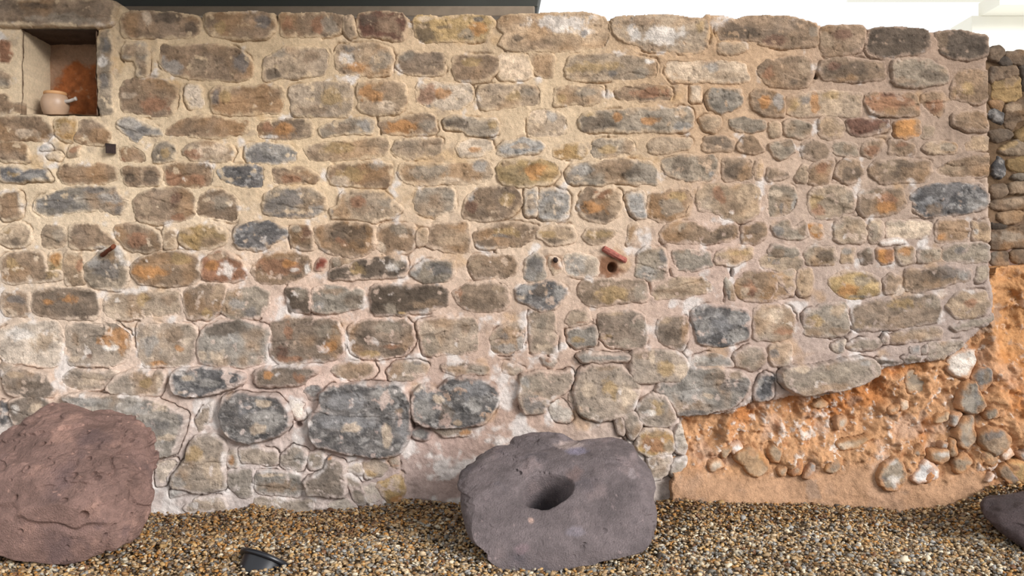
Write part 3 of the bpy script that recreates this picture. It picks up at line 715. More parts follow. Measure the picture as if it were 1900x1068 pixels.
ST = 2.0
px, py = grid(-320, 1850, 0, 980, ST)
wsd = sdf(WALL_P, px + 1.5 * fbm(px, py, 12, 3, 90), py + 2.0 * fbm(px, py, 18, 4, 91))
near = np.full(px.shape, -1e3)
for k, s in enumerate(wall_stones):
    x0, y0 = s['P'].min(0) - 14; x1, y1 = s['P'].max(0) + 14
    j0 = max(0, int(y0 / ST)); j1 = max(0, int(y1 / ST) + 1); i0 = max(0, int((x0 + 320) / ST)); i1 = max(0, int((x1 + 320) / ST) + 1)
    sl = (slice(j0, j1), slice(i0, i1))
    if j1 <= j0 or i1 <= i0: continue
    a, b = px[sl], py[sl]
    wx = a + 2.2 * fbm(a, b, 22, 3, 3) + 1.0 * fbm(a, b, 6, 2, 5); wy = b + 2.2 * fbm(a, b, 22, 3, 8) + 1.0 * fbm(a, b, 6, 2, 9)
    near[sl] = np.maximum(near[sl], sdf(s['Q'], wx, wy))
hm = mortar_h(px, py)
# open joints: here and there the mortar has come away along a stone's edge
gap = np.exp(-((near + 4.0) / 1.5) ** 2) * ss(0.25, 0.6, fbm(px, py, 55, 3, 93) + 0.35 * ss(480, 760, py))
hm = hm - (0.016 + 0.012 * ss(450, 700, py)) * gap
hm = np.where(near > 1, hm - 0.03, hm)
CR = [[(912,420),(919,470),(923,480)],[(1245,500),(1248,540)],[(1157,760),(1165,800),(1162,815)],[(1141,765),(1148,800),(1160,820)],[(651,900),(660,935)],[(677,905),(684,935)],[(1344,520),(1343,560)],[(1018,660),(1016,700)],[(980,575),(982,655)],[(1047,610),(1057,645)],[(1128,250),(1130,260)],[(1290,570),(1286,600)],
      [(232,80),(250,110)],[(222,100),(228,115)],[(345,165),(350,200)],[(978,100),(985,120),(995,140)],[(1155,360),(1170,400),(1180,408)],[(971,350),(974,400)],[(1000,350),(996,380),(994,400)],[(700,218),(707,248)],[(935,90),(936,130)],[(536,420),(537,460)],[(765,740),(767,790),(778,808)],[(530,520),(537,580)],[(1205,515),(1207,545)]]
for L in CR:
    for (ax, ay), (bx, by) in zip(L[:-1], L[1:]):
        qx = px + 2.5 * fbm(px, py, 12, 3, 95); qy = py
        ex, ey = bx - ax, by - ay; t = np.clip(((qx - ax) * ex + (qy - ay) * ey) / (ex * ex + ey * ey), 0, 1)
        d = np.hypot(qx - ax - t * ex, qy - ay - t * ey)
        hm = hm - 0.022 * np.exp(-(d / 1.7) ** 2)
HOLES = [(1135, 496, 8, 9), (555, 786, 7, 5), (1515, 141, 4, 5), (1357, 505, 3, 8), (1415, 722, 7, 14), (1640, 672, 22, 5)]
for hx, hy, rx, ry in HOLES:
    hm = hm - 0.06 * (1 - ss(0.6, 1.2, np.hypot((px - hx) / rx, (py - hy) / ry)))
mc = mortar_col(px, py)
st = 1 - ss(0.6, 1.3, np.hypot((px - 1130) / 26, (py - 495) / 20) + 0.3 * fbm(px, py, 10, 3, 97)); mc += (lin((120, 70, 34)) - mc) * (0.85 * st)[..., None]
st = 1 - ss(0.6, 1.3, np.hypot((px - 1026) / 22, (py - 482) / 12) + 0.3 * fbm(px, py, 10, 3, 97)); mc += (lin((130, 90, 56)) - mc) * (0.6 * st)[..., None]
Y = -(hm + bulge(px, py))
Y = Y + 0.012 * (1 - ss(0, 8, wsd)) 
vin = wsd > -0.5
nb = (px > NICHE[0]) & (px < NICHE[1]) & (py > NICHE[2]) & (py < NICHE[3])
v = vin & ~nb
keep = v[:-1, :-1] & v[1:, :-1] & v[1:, 1:] & v[:-1, 1:]
V, Fc, cl = patch(px2x(px), Y, px2z(py), mc, keep, 0.45)
wall = mesh_obj('wall_back', V, Fc, cl, M_mortar, center=False)
tag(wall, 'old rubble stone wall laid in pale lime mortar behind the boulders', kind='structure')

# the stones themselves: solid blocks bedded in the mortar
order = sorted(range(len(wall_stones)), key=lambda i: -wall_stones[i]['area'] * (not wall_stones[i].get('ext')))
big = set(order[:100]); rest = []
def build_stone(s, seed, base, st=1.5, depth=0.05, clip=None, dist=D):
    x0, y0 = np.floor(s['P'].min(0) - 7); x1, y1 = np.ceil(s['P'].max(0) + 7)
    a, b = grid(x0, x1, y0, y1, st)
    sd, h, col = stone_fields(s, a, b, seed)
    v = sd > -3.0
    if clip is not None: v &= clip(a, b)
    kp = v[:-1, :-1] & v[1:, :-1] & v[1:, 1:] & v[:-1, 1:]
    if kp.sum() < 6: return None
    yb = base(a, b)
    Yw = yb - h
    return patch(px2x(a, dist if np.isscalar(dist) else dist(a, b)), Yw, px2z(b, dist if np.isscalar(dist) else dist(a, b)), col, kp, float(np.median(yb)) + depth)
def wall_clip(a, b):
    q = sdf(WALL_P, a + 1.5 * fbm(a, b, 12, 3, 90), b + 2.0 * fbm(a, b, 18, 4, 91)) > -1.5
    return q & ~((a > NICHE[0] + 1) & (a < NICHE[1] - 1) & (b > NICHE[2] + 1) & (b < NICHE[3] - 1))
for i in range(len(wall_stones)):
    s = wall_stones[i]
    dep = 0.05
    if i == 0:                                   # the slab over the niche stands a little proud
        s['hi'] = 0.03; dep = 0.30
    g = build_stone(s, i + 1, lambda a, b: -bulge(a, b), 1.5, dep, wall_clip)
    if g is None: continue
    if i in big or i == 0:
        o = mesh_obj('lintel' if i == 0 else 'wall_stone', g[0], g[1], g[2], M_stone, wall)
        if i == 0: o['label'] = 'long flat brown-grey stone slab over the niche'
    else: rest.append(g)
off = 0; VV = []; FF = []; CC = []
for g in rest: VV.append(g[0]); FF.append(g[1] + off); CC.append(g[2]); off += len(g[0])
o = mesh_obj('small_wall_stones', np.concatenate(VV), np.concatenate(FF), np.concatenate(CC), M_stone, wall); o['kind'] = 'stuff'

# the niche: back, sides, sill and soffit, one lining
def quad_grid(p0, pu, pv, nu, nv, colf, seed, amp=0.006):
    u, v = np.meshgrid(np.linspace(0, 1, nu), np.linspace(0, 1, nv))
    P = np.array(p0)[None, None] + u[..., None] * np.array(pu) + v[..., None] * np.array(pv)
    n = np.cross(pu, pv); n = n / np.linalg.norm(n)
    L = np.linalg.norm(pu) * 400; L2 = np.linalg.norm(pv) * 400
    P = P + n * (amp * fbm(u * L, v * L2, 30, 5, seed, 0.6))[..., None]
    idx = np.arange(nu * nv).reshape(nv, nu)
    f = np.stack([idx[:-1, :-1], idx[:-1, 1:], idx[1:, 1:], idx[1:, :-1]], -1).reshape(-1, 4)
    return P.reshape(-1, 3), f, colf(u * L, v * L2).reshape(-1, 3)
nx0, nx1, nz1, nz0 = px2x(NICHE[0]), px2x(NICHE[1]), px2z(NICHE[2]), px2z(NICHE[3]); ND = 0.25
def nc(x, y):
    c = np.broadcast_to(lin((156, 128, 106)), x.shape + (3,)) * (1 + 0.2 * fbm(x, y, 20, 5, 7))[..., None]; return c
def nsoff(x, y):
    return np.broadcast_to(lin((96, 80, 70)), x.shape + (3,)) * (1 + 0.25 * fbm(x, y, 20, 5, 7))[..., None]  # shade under the lintel put into the soffit's dark colour
def nback(x, y):           # x from the left, y down
    c = np.broadcast_to(lin((186, 150, 122)), x.shape + (3,)) * (1 + 0.2 * fbm(x, y, 20, 5, 7))[..., None]
    q = np.hypot((x - 122) / 62, (y - 88) / 60) + 0.35 * fbm(x, y, 24, 5, 9)
    c = c + (lin((176, 104, 58)) * (1 + 0.45 * fbm(x, y, 12, 4, 3))[..., None] - c) * (0.95 * (1 - ss(0.75, 1.1, q)))[..., None]
    w_ = ss(0.5, 0.9, fbm(x, y, 12, 4, 21)) * (1 - ss(0.5, 1.2, q)); c = c + (lin((214, 170, 130)) - c) * (0.6 * w_)[..., None]
    q2 = np.hypot((x - 182) / 46, (y - 110) / 90) + 0.3 * fbm(x, y, 24, 4, 13)  # dark right side of the back: the jamb's shade painted in
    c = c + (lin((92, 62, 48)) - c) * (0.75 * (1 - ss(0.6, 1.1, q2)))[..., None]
    return c
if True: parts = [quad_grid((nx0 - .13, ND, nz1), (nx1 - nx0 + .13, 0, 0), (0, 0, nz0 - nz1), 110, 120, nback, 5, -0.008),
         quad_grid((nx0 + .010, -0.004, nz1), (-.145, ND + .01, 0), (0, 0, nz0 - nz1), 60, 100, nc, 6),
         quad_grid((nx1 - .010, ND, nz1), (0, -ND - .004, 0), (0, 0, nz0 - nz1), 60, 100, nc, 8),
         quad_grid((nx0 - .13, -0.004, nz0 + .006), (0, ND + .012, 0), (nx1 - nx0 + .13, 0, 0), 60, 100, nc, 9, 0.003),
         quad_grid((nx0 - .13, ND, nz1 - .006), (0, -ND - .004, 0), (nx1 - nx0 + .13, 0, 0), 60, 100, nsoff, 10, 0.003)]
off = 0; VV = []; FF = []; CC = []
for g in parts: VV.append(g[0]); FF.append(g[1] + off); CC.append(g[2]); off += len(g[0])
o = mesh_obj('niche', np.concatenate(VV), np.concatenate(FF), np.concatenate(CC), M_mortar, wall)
o['label'] = 'recessed niche with rust-orange stained back'

# the left cheek of the niche is built of splayed rubble
def lump(name, Q, y_mid, thick, col, mat, parent=None, seed=1, rough=0.012, sub=None, lean=None, dens=70, boxy=0.75, paint=None, post=None, rscale=0.18, back=None, **kw):
    """a solid stone: Q outline in world x, z; built from a sphere so that it has a true round body"""
    c = Q.mean(0); ang = np.arctan2(Q[:, 1] - c[1], Q[:, 0] - c[0]); rad = np.hypot(Q[:, 0] - c[0], Q[:, 1] - c[1])
    o = np.argsort(ang); ang = ang[o]; rad = rad[o]
    n = dens; u = np.linspace(-1, 1, n); faces = []; P = []; base = 0
    for ax in range(3):
        for sg in (-1, 1):
            a, b = np.meshgrid(np.tan(u * math.pi / 4), np.tan(u * math.pi / 4))
            q = np.zeros((n, n, 3)); q[..., ax] = sg; q[..., (ax + 1) % 3] = a * sg; q[..., (ax + 2) % 3] = b
            idx = np.arange(n * n).reshape(n, n) + base; base += n * n
            f = np.stack([idx[:-1, :-1], idx[:-1, 1:], idx[1:, 1:], idx[1:, :-1]], -1).reshape(-1, 4)
            P.append(q.reshape(-1, 3)); faces.append(f)
    P = np.concatenate(P); faces = np.concatenate(faces)
    P /= np.linalg.norm(P, axis=1)[:, None]
    key = np.round(P * 1e5).astype(np.int64); _, first, inv = np.unique(key, axis=0, return_index=True, return_inverse=True)
    P = P[first]; faces = inv.ravel()[faces]
    th = np.arctan2(P[:, 2], P[:, 0]); R = np.interp(th, ang, rad, period=2 * math.pi)
    s_ = np.hypot(P[:, 0], P[:, 2]); cz = P[:, 1]
    e = s_ ** boxy * (1 - 0.38 * np.clip(cz, 0, 1) ** 0.8)
    V = np.stack([c[0] + R * e * np.cos(th), np.sign(cz) * np.abs(cz) ** (0.8), c[1] + R * e * np.sin(th)], 1)
    yy = V[:, 1]; lz = (V[:, 2] - c[1])
    V[:, 1] = np.where(yy < 0, yy * thick, yy * (back if back else thick))
    if lean:
        V[:, 1] += lean * lz * np.where(yy < 0, 1.0, 1.0 - ss(0, 0.8, yy))
    V[:, 1] += y_mid
    nrm = P * np.array([1, 1, 1]); 
    disp = rough * fbm3(V + seed, rscale, 6, seed, 0.52)
    V = V + nrm * disp[:, None]
    lay = fbm3(V * np.array([1, 1, 2.2]) + 3, rscale * 1.3, 4, seed + 2)
    V = V + nrm * (rough * 0.75 * (ss(-.1, .1, lay) - ss(.35, .5, lay) * .6))[:, None]
    V0 = V.copy()
    if post: V = post(V, P, nrm)
    cc = paint(V, P, V0) if paint else np.broadcast_to(lin(col), (len(V), 3)) * (1 + 0.2 * fbm3(V, 0.06, 4, 3))[:, None]
    return mesh_obj(name, V, faces, cc, mat, parent)

# iron pins and a brick fragment set in the wall
M_rust = plain_mat('rusty_iron', (104, 56, 32), 0.9, 0.2, 0.45, 60, 0.6)
M_dark = plain_mat('blackened_iron', (46, 32, 28), 0.85, 0.2, 0.4, 60, 0.6)
M_brick = plain_mat('broken_brick', (150, 88, 76), 0.9, 0, 0.3, 70, 0.6)
def bar(name, pts, rad, mat, seg=8, rough=0.12, seed=1, label=None, parent=wall, square=False):
    """a lumpy rod along a few points"""
    rg = random.Random(seed); V = []; Fq = []; n = len(pts)
    pts = [Vector(p) for p in pts]
    # refine
    R = []
    for i in range(n - 1):
        for k in range(6): R.append((pts[i].lerp(pts[i + 1], k / 6), rad[i] + (rad[i + 1] - rad[i]) * k / 6))
    R.append((pts[-1], rad[-1])); m = len(R)
    d = (pts[-1] - pts[0]).normalized(); a = d.cross(Vector((0, 0, 1))).normalized(); b = d.cross(a)
    for p, r in R:
        for k in range(seg):
            t = 2 * math.pi * (k + .5) / seg; rr = r * (1 + rg.uniform(-rough, rough))
            if square: rr *= 1 / max(abs(math.cos(t)), abs(math.sin(t))) * 0.85
            V.append(tuple(p + a * math.cos(t) * rr + b * math.sin(t) * rr))
    for i in range(m - 1):
        for k in range(seg): Fq.append((i * seg + k, i * seg + (k + 1) % seg, (i + 1) * seg + (k + 1) % seg, (i + 1) * seg + k))
    c0 = len(V); V.append(tuple(R[0][0])); V.append(tuple(R[-1][0]))
    me = bpy.data.meshes.new(name)
    T = [(c0, (k + 1) % seg, k) for k in range(seg)] + [(c0 + 1, (m - 1) * seg + k, (m - 1) * seg + (k + 1) % seg) for k in range(seg)]
    me.from_pydata(V, [], Fq + T); me.update(); me.materials.append(mat)
    me.polygons.foreach_set('use_smooth', [not square] * len(me.polygons))
    o = bpy.data.objects.new(name, me); C.objects.link(o); o.parent = parent
    if label: o['label'] = label
    return o
def W(px_, py_, y): return (px2x(px_, D + y), y, px2z(py_, D + y))
bar('iron_pin', [W(188, 474, 0.03), W(191, 472, -0.03), W(200, 465, -0.06), W(211, 457, -0.085)], [.010, .010, .009, .011], M_rust, 10, 0.14, 3, 'bent rust-orange iron pin')
bar('iron_stub', [W(205, 274, 0.04), W(206, 276, -0.035)], [.026, .024], M_dark, 4, 0.06, 4, 'dark square iron stub', square=True)
bar('iron_stub', [W(1029, 481, 0.04), W(1031, 482, -0.022)], [.013, .012], M_dark, 8, 0.15, 6)
bar('brick_fragment', [W(1117, 460, 0.01), W(1120, 461, -0.006), W(1160, 483, -0.008), W(1163, 485, 0.01)], [.010, .017, .015, .010], M_brick, 8, 0.14, 9, 'reddish broken brick fragment', square=True)

# ---------------------------------------------------------------- earth bank under the right part of the wall
EB = np.array([(1246,760),(1300,750),(1400,728),(1490,718),(1560,700),(1612,678),(1690,655),(1750,650),(1790,620),(1820,590),(1838,520),(1845,495),(1990,480),(1990,990),(1246,990)], float)
def earth_y(a, b):
    """depth of the bank's face behind the wall face"""
    top = np.interp(a, [1250, 1400, 1560, 1700, 1800, 1845, 1990], [765, 742, 720, 670, 630, 510, 480])
    t = ss(0, 1, (b - top) / (935 - top))
    y = 0.075 - 0.17 * t
    y = y + 0.10 * ss(1835, 1870, a) * (1 - ss(560, 760, b))
    y = y - 0.018 * fbm(a, b, 130, 3, 101)
    return y
a, b = grid(1240, 1990, 470, 985, 2.0)
sdE = sdf(EB, a + 3 * fbm(a, b, 20, 3, 1), b + 3 * fbm(a, b, 20, 3, 2))
smo = ss(845, 890, b + 16 * fbm(a, b, 90, 2, 103) - 0.10 * (a - 1600) * (a > 1600))            # smooth skirt low down
rgh = fbm(a, b, 60, 6, 105, 0.58); rdg = 1 - np.abs(fbm(a, b, 46, 5, 107, 0.55)); lump_ = ss(0.1, .9, fbm(a, b, 24, 4, 109))
hE = (1 - 0.85 * smo) * (0.044 * rgh + 0.030 * (rdg - .6) + 0.020 * lump_) + 0.002 * fbm(a, b, 8, 3, 111)
yE = earth_y(a, b)
base = np.broadcast_to(lin((204, 156, 114)), a.shape + (3,)).copy() * (1 + 0.16 * fbm(a, b, 40, 5, 113))[..., None]
m1 = ss(-0.05, 0.55, fbm(a, b, 70, 5, 115)) * (1 - smo); base += (lin((190, 124, 70)) * (1 + .2 * rgh)[..., None] - base) * (0.85 * m1)[..., None]
m2 = ss(0.1, 0.6, fbm(a, b, 50, 5, 117)); base += (lin((206, 172, 148)) - base) * (0.65 * m2)[..., None]
m2 = ss(0.45, 0.8, fbm(a, b, 18, 4, 116)) * (1 - smo); base += (lin((152, 98, 60)) - base) * (0.6 * m2)[..., None]
m3 = ss(0.42, 0.7, fbm(a, b, 12, 5, 119, 0.65) + 0.35 * (1 - ss(0.5, 1.4, np.hypot((a - 1510) / 70, (b - 790) / 55))) + 0.12 * (1 - ss(.5, 1.3, np.hypot((a - 1370) / 60, (b - 800) / 90)))) * (1 - smo)
base += (lin((232, 218, 206)) - base) * (0.8 * m3)[..., None]; hE = hE + 0.006 * m3
base += (lin((188, 150, 120)) * (1 + .12 * fbm(a, b, 26, 4, 8))[..., None] - base) * (0.75 * smo)[..., None]
m4 = ss(1800, 1850, a) * (1 - ss(620, 760, b)); base += (lin((190, 136, 82)) * (1 + .3 * fbm(a, b, 30, 4, 3))[..., None] - base) * (0.6 * m4)[..., None]
m5 = ss(.5, .8, fbm(a, b, 34, 5, 121)) ; base += (lin((150, 132, 118)) - base) * (0.5 * m5)[..., None]
YE = yE - hE
v = sdE > 0; kp = v[:-1, :-1] & v[1:, :-1] & v[1:, 1:] & v[:-1, 1:]
V, Fc, cl = patch(px2x(a, D + yE), YE, px2z(b, D + yE), base, kp, 0.6)
bank = mesh_obj('earth_bank', V, Fc, cl, M_earth, center=False)
tag(bank, 'rough orange earth bank with embedded stones under the stone wall', 'earth bank', kind='structure')
es = [s for s in stones if s['reg'] == 'earth']
for i, s in enumerate(es):
    s['hi'] = 0.016 + 0.012 * (s['area'] > 1200)
    g = build_stone(s, 500 + i, lambda a, b: earth_y(a, b) - 0.006, 1.5, 0.09, None, lambda a, b: D + earth_y(a, b))
    if g: mesh_obj('embedded_stone', g[0], g[1], g[2], M_stone, bank)

# ---------------------------------------------------------------- rubble wall standing farther back past the end
FO = np.array([(1790,100),(1832,97),(1850,87),(1856,90),(1872,99),(1885,98),(1900,95),(1940,90),(1990,96),(1990,540),(1790,540)], float)
yF = 0.34
a, b = grid(1790, 1990, 80, 545, 2.0)
v = sdf(FO, a + 2 * fbm(a, b, 12, 3, 1), b + 3 * fbm(a, b, 14, 3, 2)) > 0
kp = v[:-1, :-1] & v[1:, :-1] & v[1:, 1:] & v[:-1, 1:]
hF = 0.012 * fbm(a, b, 50, 5, 131) + 0.006 * fbm(a, b, 14, 4, 133)
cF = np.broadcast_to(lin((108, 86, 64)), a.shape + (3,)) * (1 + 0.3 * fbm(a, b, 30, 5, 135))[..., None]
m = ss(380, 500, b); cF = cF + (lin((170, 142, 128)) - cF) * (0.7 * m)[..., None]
dF = D + yF
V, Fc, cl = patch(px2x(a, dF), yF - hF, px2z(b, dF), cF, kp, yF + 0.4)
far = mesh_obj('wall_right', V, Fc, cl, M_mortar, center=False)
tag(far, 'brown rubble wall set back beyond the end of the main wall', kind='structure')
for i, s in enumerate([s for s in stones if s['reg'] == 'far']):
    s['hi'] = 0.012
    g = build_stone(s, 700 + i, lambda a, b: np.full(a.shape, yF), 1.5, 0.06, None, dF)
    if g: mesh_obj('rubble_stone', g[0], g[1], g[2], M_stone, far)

# ---------------------------------------------------------------- ground and gravel
def ground_z(x, y):
    pxs = x / (D / F) + 950
    zl = np.interp(pxs, [0, 330, 400, 450, 480, 560, 700, 760, 850, 1210, 1260, 1300, 1500, 1650, 1750, 1810, 1900, 2100],
                   [-.01, -.04, -.035, -.02, 0.0, -.028, -.015, .02, 0, .01, .045, .03, .02, -.01, .02, .09, .13, .15])
    fall = ss(-0.75, -0.08, y)
    return zl * fall + 0.012 * fbm(x * 100, y * 100, 35, 3, 141)
gx, gy = np.meshgrid(np.linspace(-6, 6, 240), np.linspace(0.6, -9, 200))
gz = ground_z(gx, gy) - 0.012
idx = np.arange(gx.size).reshape(gx.shape)
f = np.stack([idx[:-1, :-1], idx[1:, :-1], idx[1:, 1:], idx[:-1, 1:]], -1).reshape(-1, 4)
fl = mesh_obj('floor', np.stack([gx, gy, gz], -1).reshape(-1, 3), f, np.broadcast_to(lin((112, 92, 68)), (gx.size, 3)), M_earth, center=False)
tag(fl, kind='structure')

def ico(sub):
    t = (1 + 5 ** .5) / 2
    v = [(-1,t,0),(1,t,0),(-1,-t,0),(1,-t,0),(0,-1,t),(0,1,t),(0,-1,-t),(0,1,-t),(t,0,-1),(t,0,1),(-t,0,-1),(-t,0,1)]
    v = [np.array(q) / np.linalg.norm(q) for q in v]
    f = [(0,11,5),(0,5,1),(0,1,7),(0,7,10),(0,10,11),(1,5,9),(5,11,4),(11,10,2),(10,7,6),(7,1,8),(3,9,4),(3,4,2),(3,2,6),(3,6,8),(3,8,9),(4,9,5),(2,4,11),(6,2,10),(8,6,7),(9,8,1)]
    for _ in range(sub):
        mid = {}; nf = []
        def md(i, j):
            k = (min(i, j), max(i, j))
            if k not in mid:
                q = v[i] + v[j]; v.append(q / np.linalg.norm(q)); mid[k] = len(v) - 1
            return mid[k]
        for a, b, c in f:
            x, y, z = md(a, b), md(b, c), md(c, a); nf += [(a, x, z), (b, y, x), (c, z, y), (x, y, z)]
        f = nf
    return np.array(v), np.array(f)
def pebbles(n, xr, yr, sub, seed):
    r = np.random.default_rng(seed)
    bv, bf = ico(sub); m = len(bv)
    x = r.uniform(*xr, n); y = r.uniform(*yr, n)
    # keep what the wall does not cover
    ok = y < np.where(x > px2x(1255), 0.02, 0.01)
    x, y = x[ok], y[ok]; n = len(x)
    L = 0.0062 * np.exp(r.normal(0, 0.28, n)); sh = np.stack([L * r.uniform(.95, 1.35, n), L * r.uniform(.7, 1.0, n), L * r.uniform(.4, .7, n)], 1)
    P = bv[None] * sh[:, None] * (1 + 0.16 * r.normal(0, 1, (n, m, 1)).clip(-1.6, 1.6))
    # random tilt and turn
    tx = r.normal(0, .45, n); ty = r.normal(0, .45, n); tz = r.uniform(0, 6.283, n)
    def rot(P, a, i, j):
        c, s = np.cos(a)[:, None], np.sin(a)[:, None]; p = P[..., i] * c - P[..., j] * s; q = P[..., i] * s + P[..., j] * c
        P[..., i] = p; P[..., j] = q
    rot(P, tz, 0, 1); rot(P, tx, 1, 2); rot(P, ty, 0, 2)
    z = ground_z(x, y) + r.uniform(-0.009, 0.006, n)
    P += np.stack([x, y, z], 1)[:, None]
    pal = np.stack([lin(c) for c in [(178,148,108),(198,174,140),(150,110,66),(176,124,62),(120,98,76),(134,128,118),(96,82,70),(212,198,172),(160,132,96),(186,150,98),(112,76,48),(158,154,148)]])
    near_w = np.array([2, 1, 3, 3.2, 2.5, .8, 2.2, .4, 2.4, 2.2, 2.2, .4]); far_w = np.array([3, 3, 1.1, .8, 1.2, 2.4, 1.0, 2.2, 2.4, 1.6, .5, 2.0])
    pxs = x / (D / F) + 950
    t = ss(-0.62, -0.25, y + 0.10 * fbm(x * 100, y * 100, 40, 3, 151)); t = np.clip(t + 0.55 * (1 - ss(560, 760, pxs)), 0, 1)
    wts = near_w / near_w.sum() * t[:, None] + far_w / far_w.sum() * (1 - t[:, None])
    cs = np.cumsum(wts, 1); k = (r.random(n)[:, None] > cs).sum(1).clip(0, 11)
    c = pal[k] * r.uniform(.66, 1.12, (n, 1)) * (1.15 - .2 * t)[:, None]
    Vv = P.reshape(-1, 3); Ff = (bf[None] + (np.arange(n) * m)[:, None, None]).reshape(-1, 3)
    return Vv, Ff, np.repeat(c, m, 0)
g1 = pebbles(34000, (-3.3, 2.9), (-1.25, -0.55), 1, 1)
g2 = pebbles(29000, (-3.3, 2.9), (-0.6, 0.02), 1, 2)
g3 = pebbles(10000, (-3.3, 2.9), (-1.7, -1.2), 0, 3)
off = 0; VV = []; FF = []; CC = []
for g in (g1, g2, g3): VV.append(g[0]); FF.append(g[1] + off); CC.append(g[2]); off += len(g[0])
gr = mesh_obj('gravel', np.concatenate(VV), np.concatenate(FF), np.concatenate(CC), M_peb, center=False)
tag(gr, 'tan and brown pea gravel spread along the foot of the wall', 'gravel', kind='stuff')

# ---------------------------------------------------------------- boulders
def outl(pts, ox, oy, sc, d0, d1, p0, p1):
    """photo outline to world x, z; distance from the camera goes from d0 at row p0 to d1 at row p1"""
    P = np.array(pts, float) / sc + (ox, oy); d = np.interp(P[:, 1], [p0, p1], [d1, d0])
    Q = np.stack([(P[:, 0] - 950) * d / F, H + (534 - P[:, 1]) * d / F], 1)
    # densify
    out = []
    for i in range(len(Q)):
        for k in range(6): out.append(Q[i] + (Q[(i + 1) % len(Q)] - Q[i]) * k / 6)
    Q = np.array(out)
    for _ in range(3): Q = (np.roll(Q, 1, 0) + 2 * Q + np.roll(Q, -1, 0)) / 4
    zt, zb = H + (534 - p0) * d1 / F, H + (534 - p1) * d0 / F
    k = (d1 - d0) / (zt - zb)
    return Q, k, d0 - D + k * (Q[:, 1].mean() - zb)
def S(px_, py_, d): return np.array([(px_ - 950) * d / F, d - D, H + (534 - py_) * d / F])
def pits(V, nrm, spots):
    for (p, r, dp) in spots:
        q = np.linalg.norm(V - p, axis=1) / r
        V = V - nrm * (dp * np.clip(1 - q ** 2, 0, 1))[:, None]
    return V
# brown one
qa, ka, ya = outl([(0,400),(60,320),(150,255),(230,190),(330,143),(420,150),(530,180),(600,180),(700,200),(770,235),(820,310),(848,430),(850,560),(830,700),(790,800),(745,890),(730,940),(640,970),(520,1000),(440,1030),(400,1068),(290,1090),(200,1075),(100,1035),(0,995),(-60,960),(-120,800),(-130,650),(-80,500)], 0, 700, 2.903, 3.03, 3.60, 749, 1062)
def post_a(V, P, nrm):
    # facets: right flank and lower right plane
    for n, c in (((0.80, -0.60, -0.05), 0.245), ((-0.25, -0.93, 0.28), 0.175), ((0.15, -0.62, 0.77), 0.20), ((0.05, -0.95, -0.30), 0.19), ((-0.6, -0.7, 0.4), 0.27)):
        n = np.array(n); n = n / np.linalg.norm(n); ctr = np.array([qa[:, 0].mean(), ya - .02, qa[:, 1].mean()])
        d = (V - ctr) @ n - c; over = np.clip(d, 0, None)
        V = V - n * (over * 0.78)[:, None]
    V = V - nrm * (0.010 * (1 - ss(0.0, 0.10, np.abs(fbm3(V, 0.28, 3, 5)))))[:, None]
    r = np.random.default_rng(5)
    cp = fbm3(V, 0.02, 2, 9); V = V - nrm * (0.006 * ss(0.75, 1.1, cp))[:, None]
    hl = [(78, 823, .016), (50, 868, .012), (135, 880, .018), (118, 928, .016), (156, 955, .018), (182, 886, .014), (165, 850, .012), (160, 802, .014), (28, 922, .012), (38, 985, .010), (125, 1014, .008), (196, 992, .009), (206, 848, .008), (245, 815, .012), (245, 955, .01), (228, 806, .012), (175, 878, .012)]
    for (x, y, rr) in hl:
        # find the surface point that shows at this place
        d = V[:, 1] + D; sx = V[:, 0] * F / d + 950; sy = 534 - (V[:, 2] - H) * F / d
        k = np.argmin(np.hypot(sx - x, sy - y) + 1000 * (P[:, 1] > 0)); V = pits(V, nrm, [(V[k].copy(), rr, rr * 1.3)])
    return V
def paint_lava(base, pale, dark, mix):
    def fn(V, P, V0):
        c = np.broadcast_to(lin(base), (len(V), 3)) * (1 + 0.32 * fbm3(V, 0.10, 5, 3))[:, None]
        m = ss(0.15, 0.75, fbm3(V, 0.13, 5, 11, 0.6)); c = c + (lin(pale) - c) * (mix * m)[:, None]
        m = ss(0.2, 0.8, fbm3(V, 0.16, 4, 21, 0.6)); c = c + (lin(dark) - c) * (0.6 * m)[:, None]
        m = ss(0.75, 1.0, fbm3(V, 0.022, 3, 31, 0.6)); c = c + (lin(pale) * 1.3 - c) * (0.55 * m)[:, None]
        return c
    return fn
ba = lump('boulder', qa, ya, 0.22, None, M_lava, seed=3, rough=0.019, lean=ka, dens=300, boxy=0.7, rscale=0.13, post=post_a, back=0.30,
          paint=paint_lava((146, 116, 106), (192, 152, 136), (112, 92, 92), 0.8))
tag(ba, 'large reddish-brown pitted boulder with no hollow, standing on the gravel below the niche', 'boulder', 'carved and natural boulders')
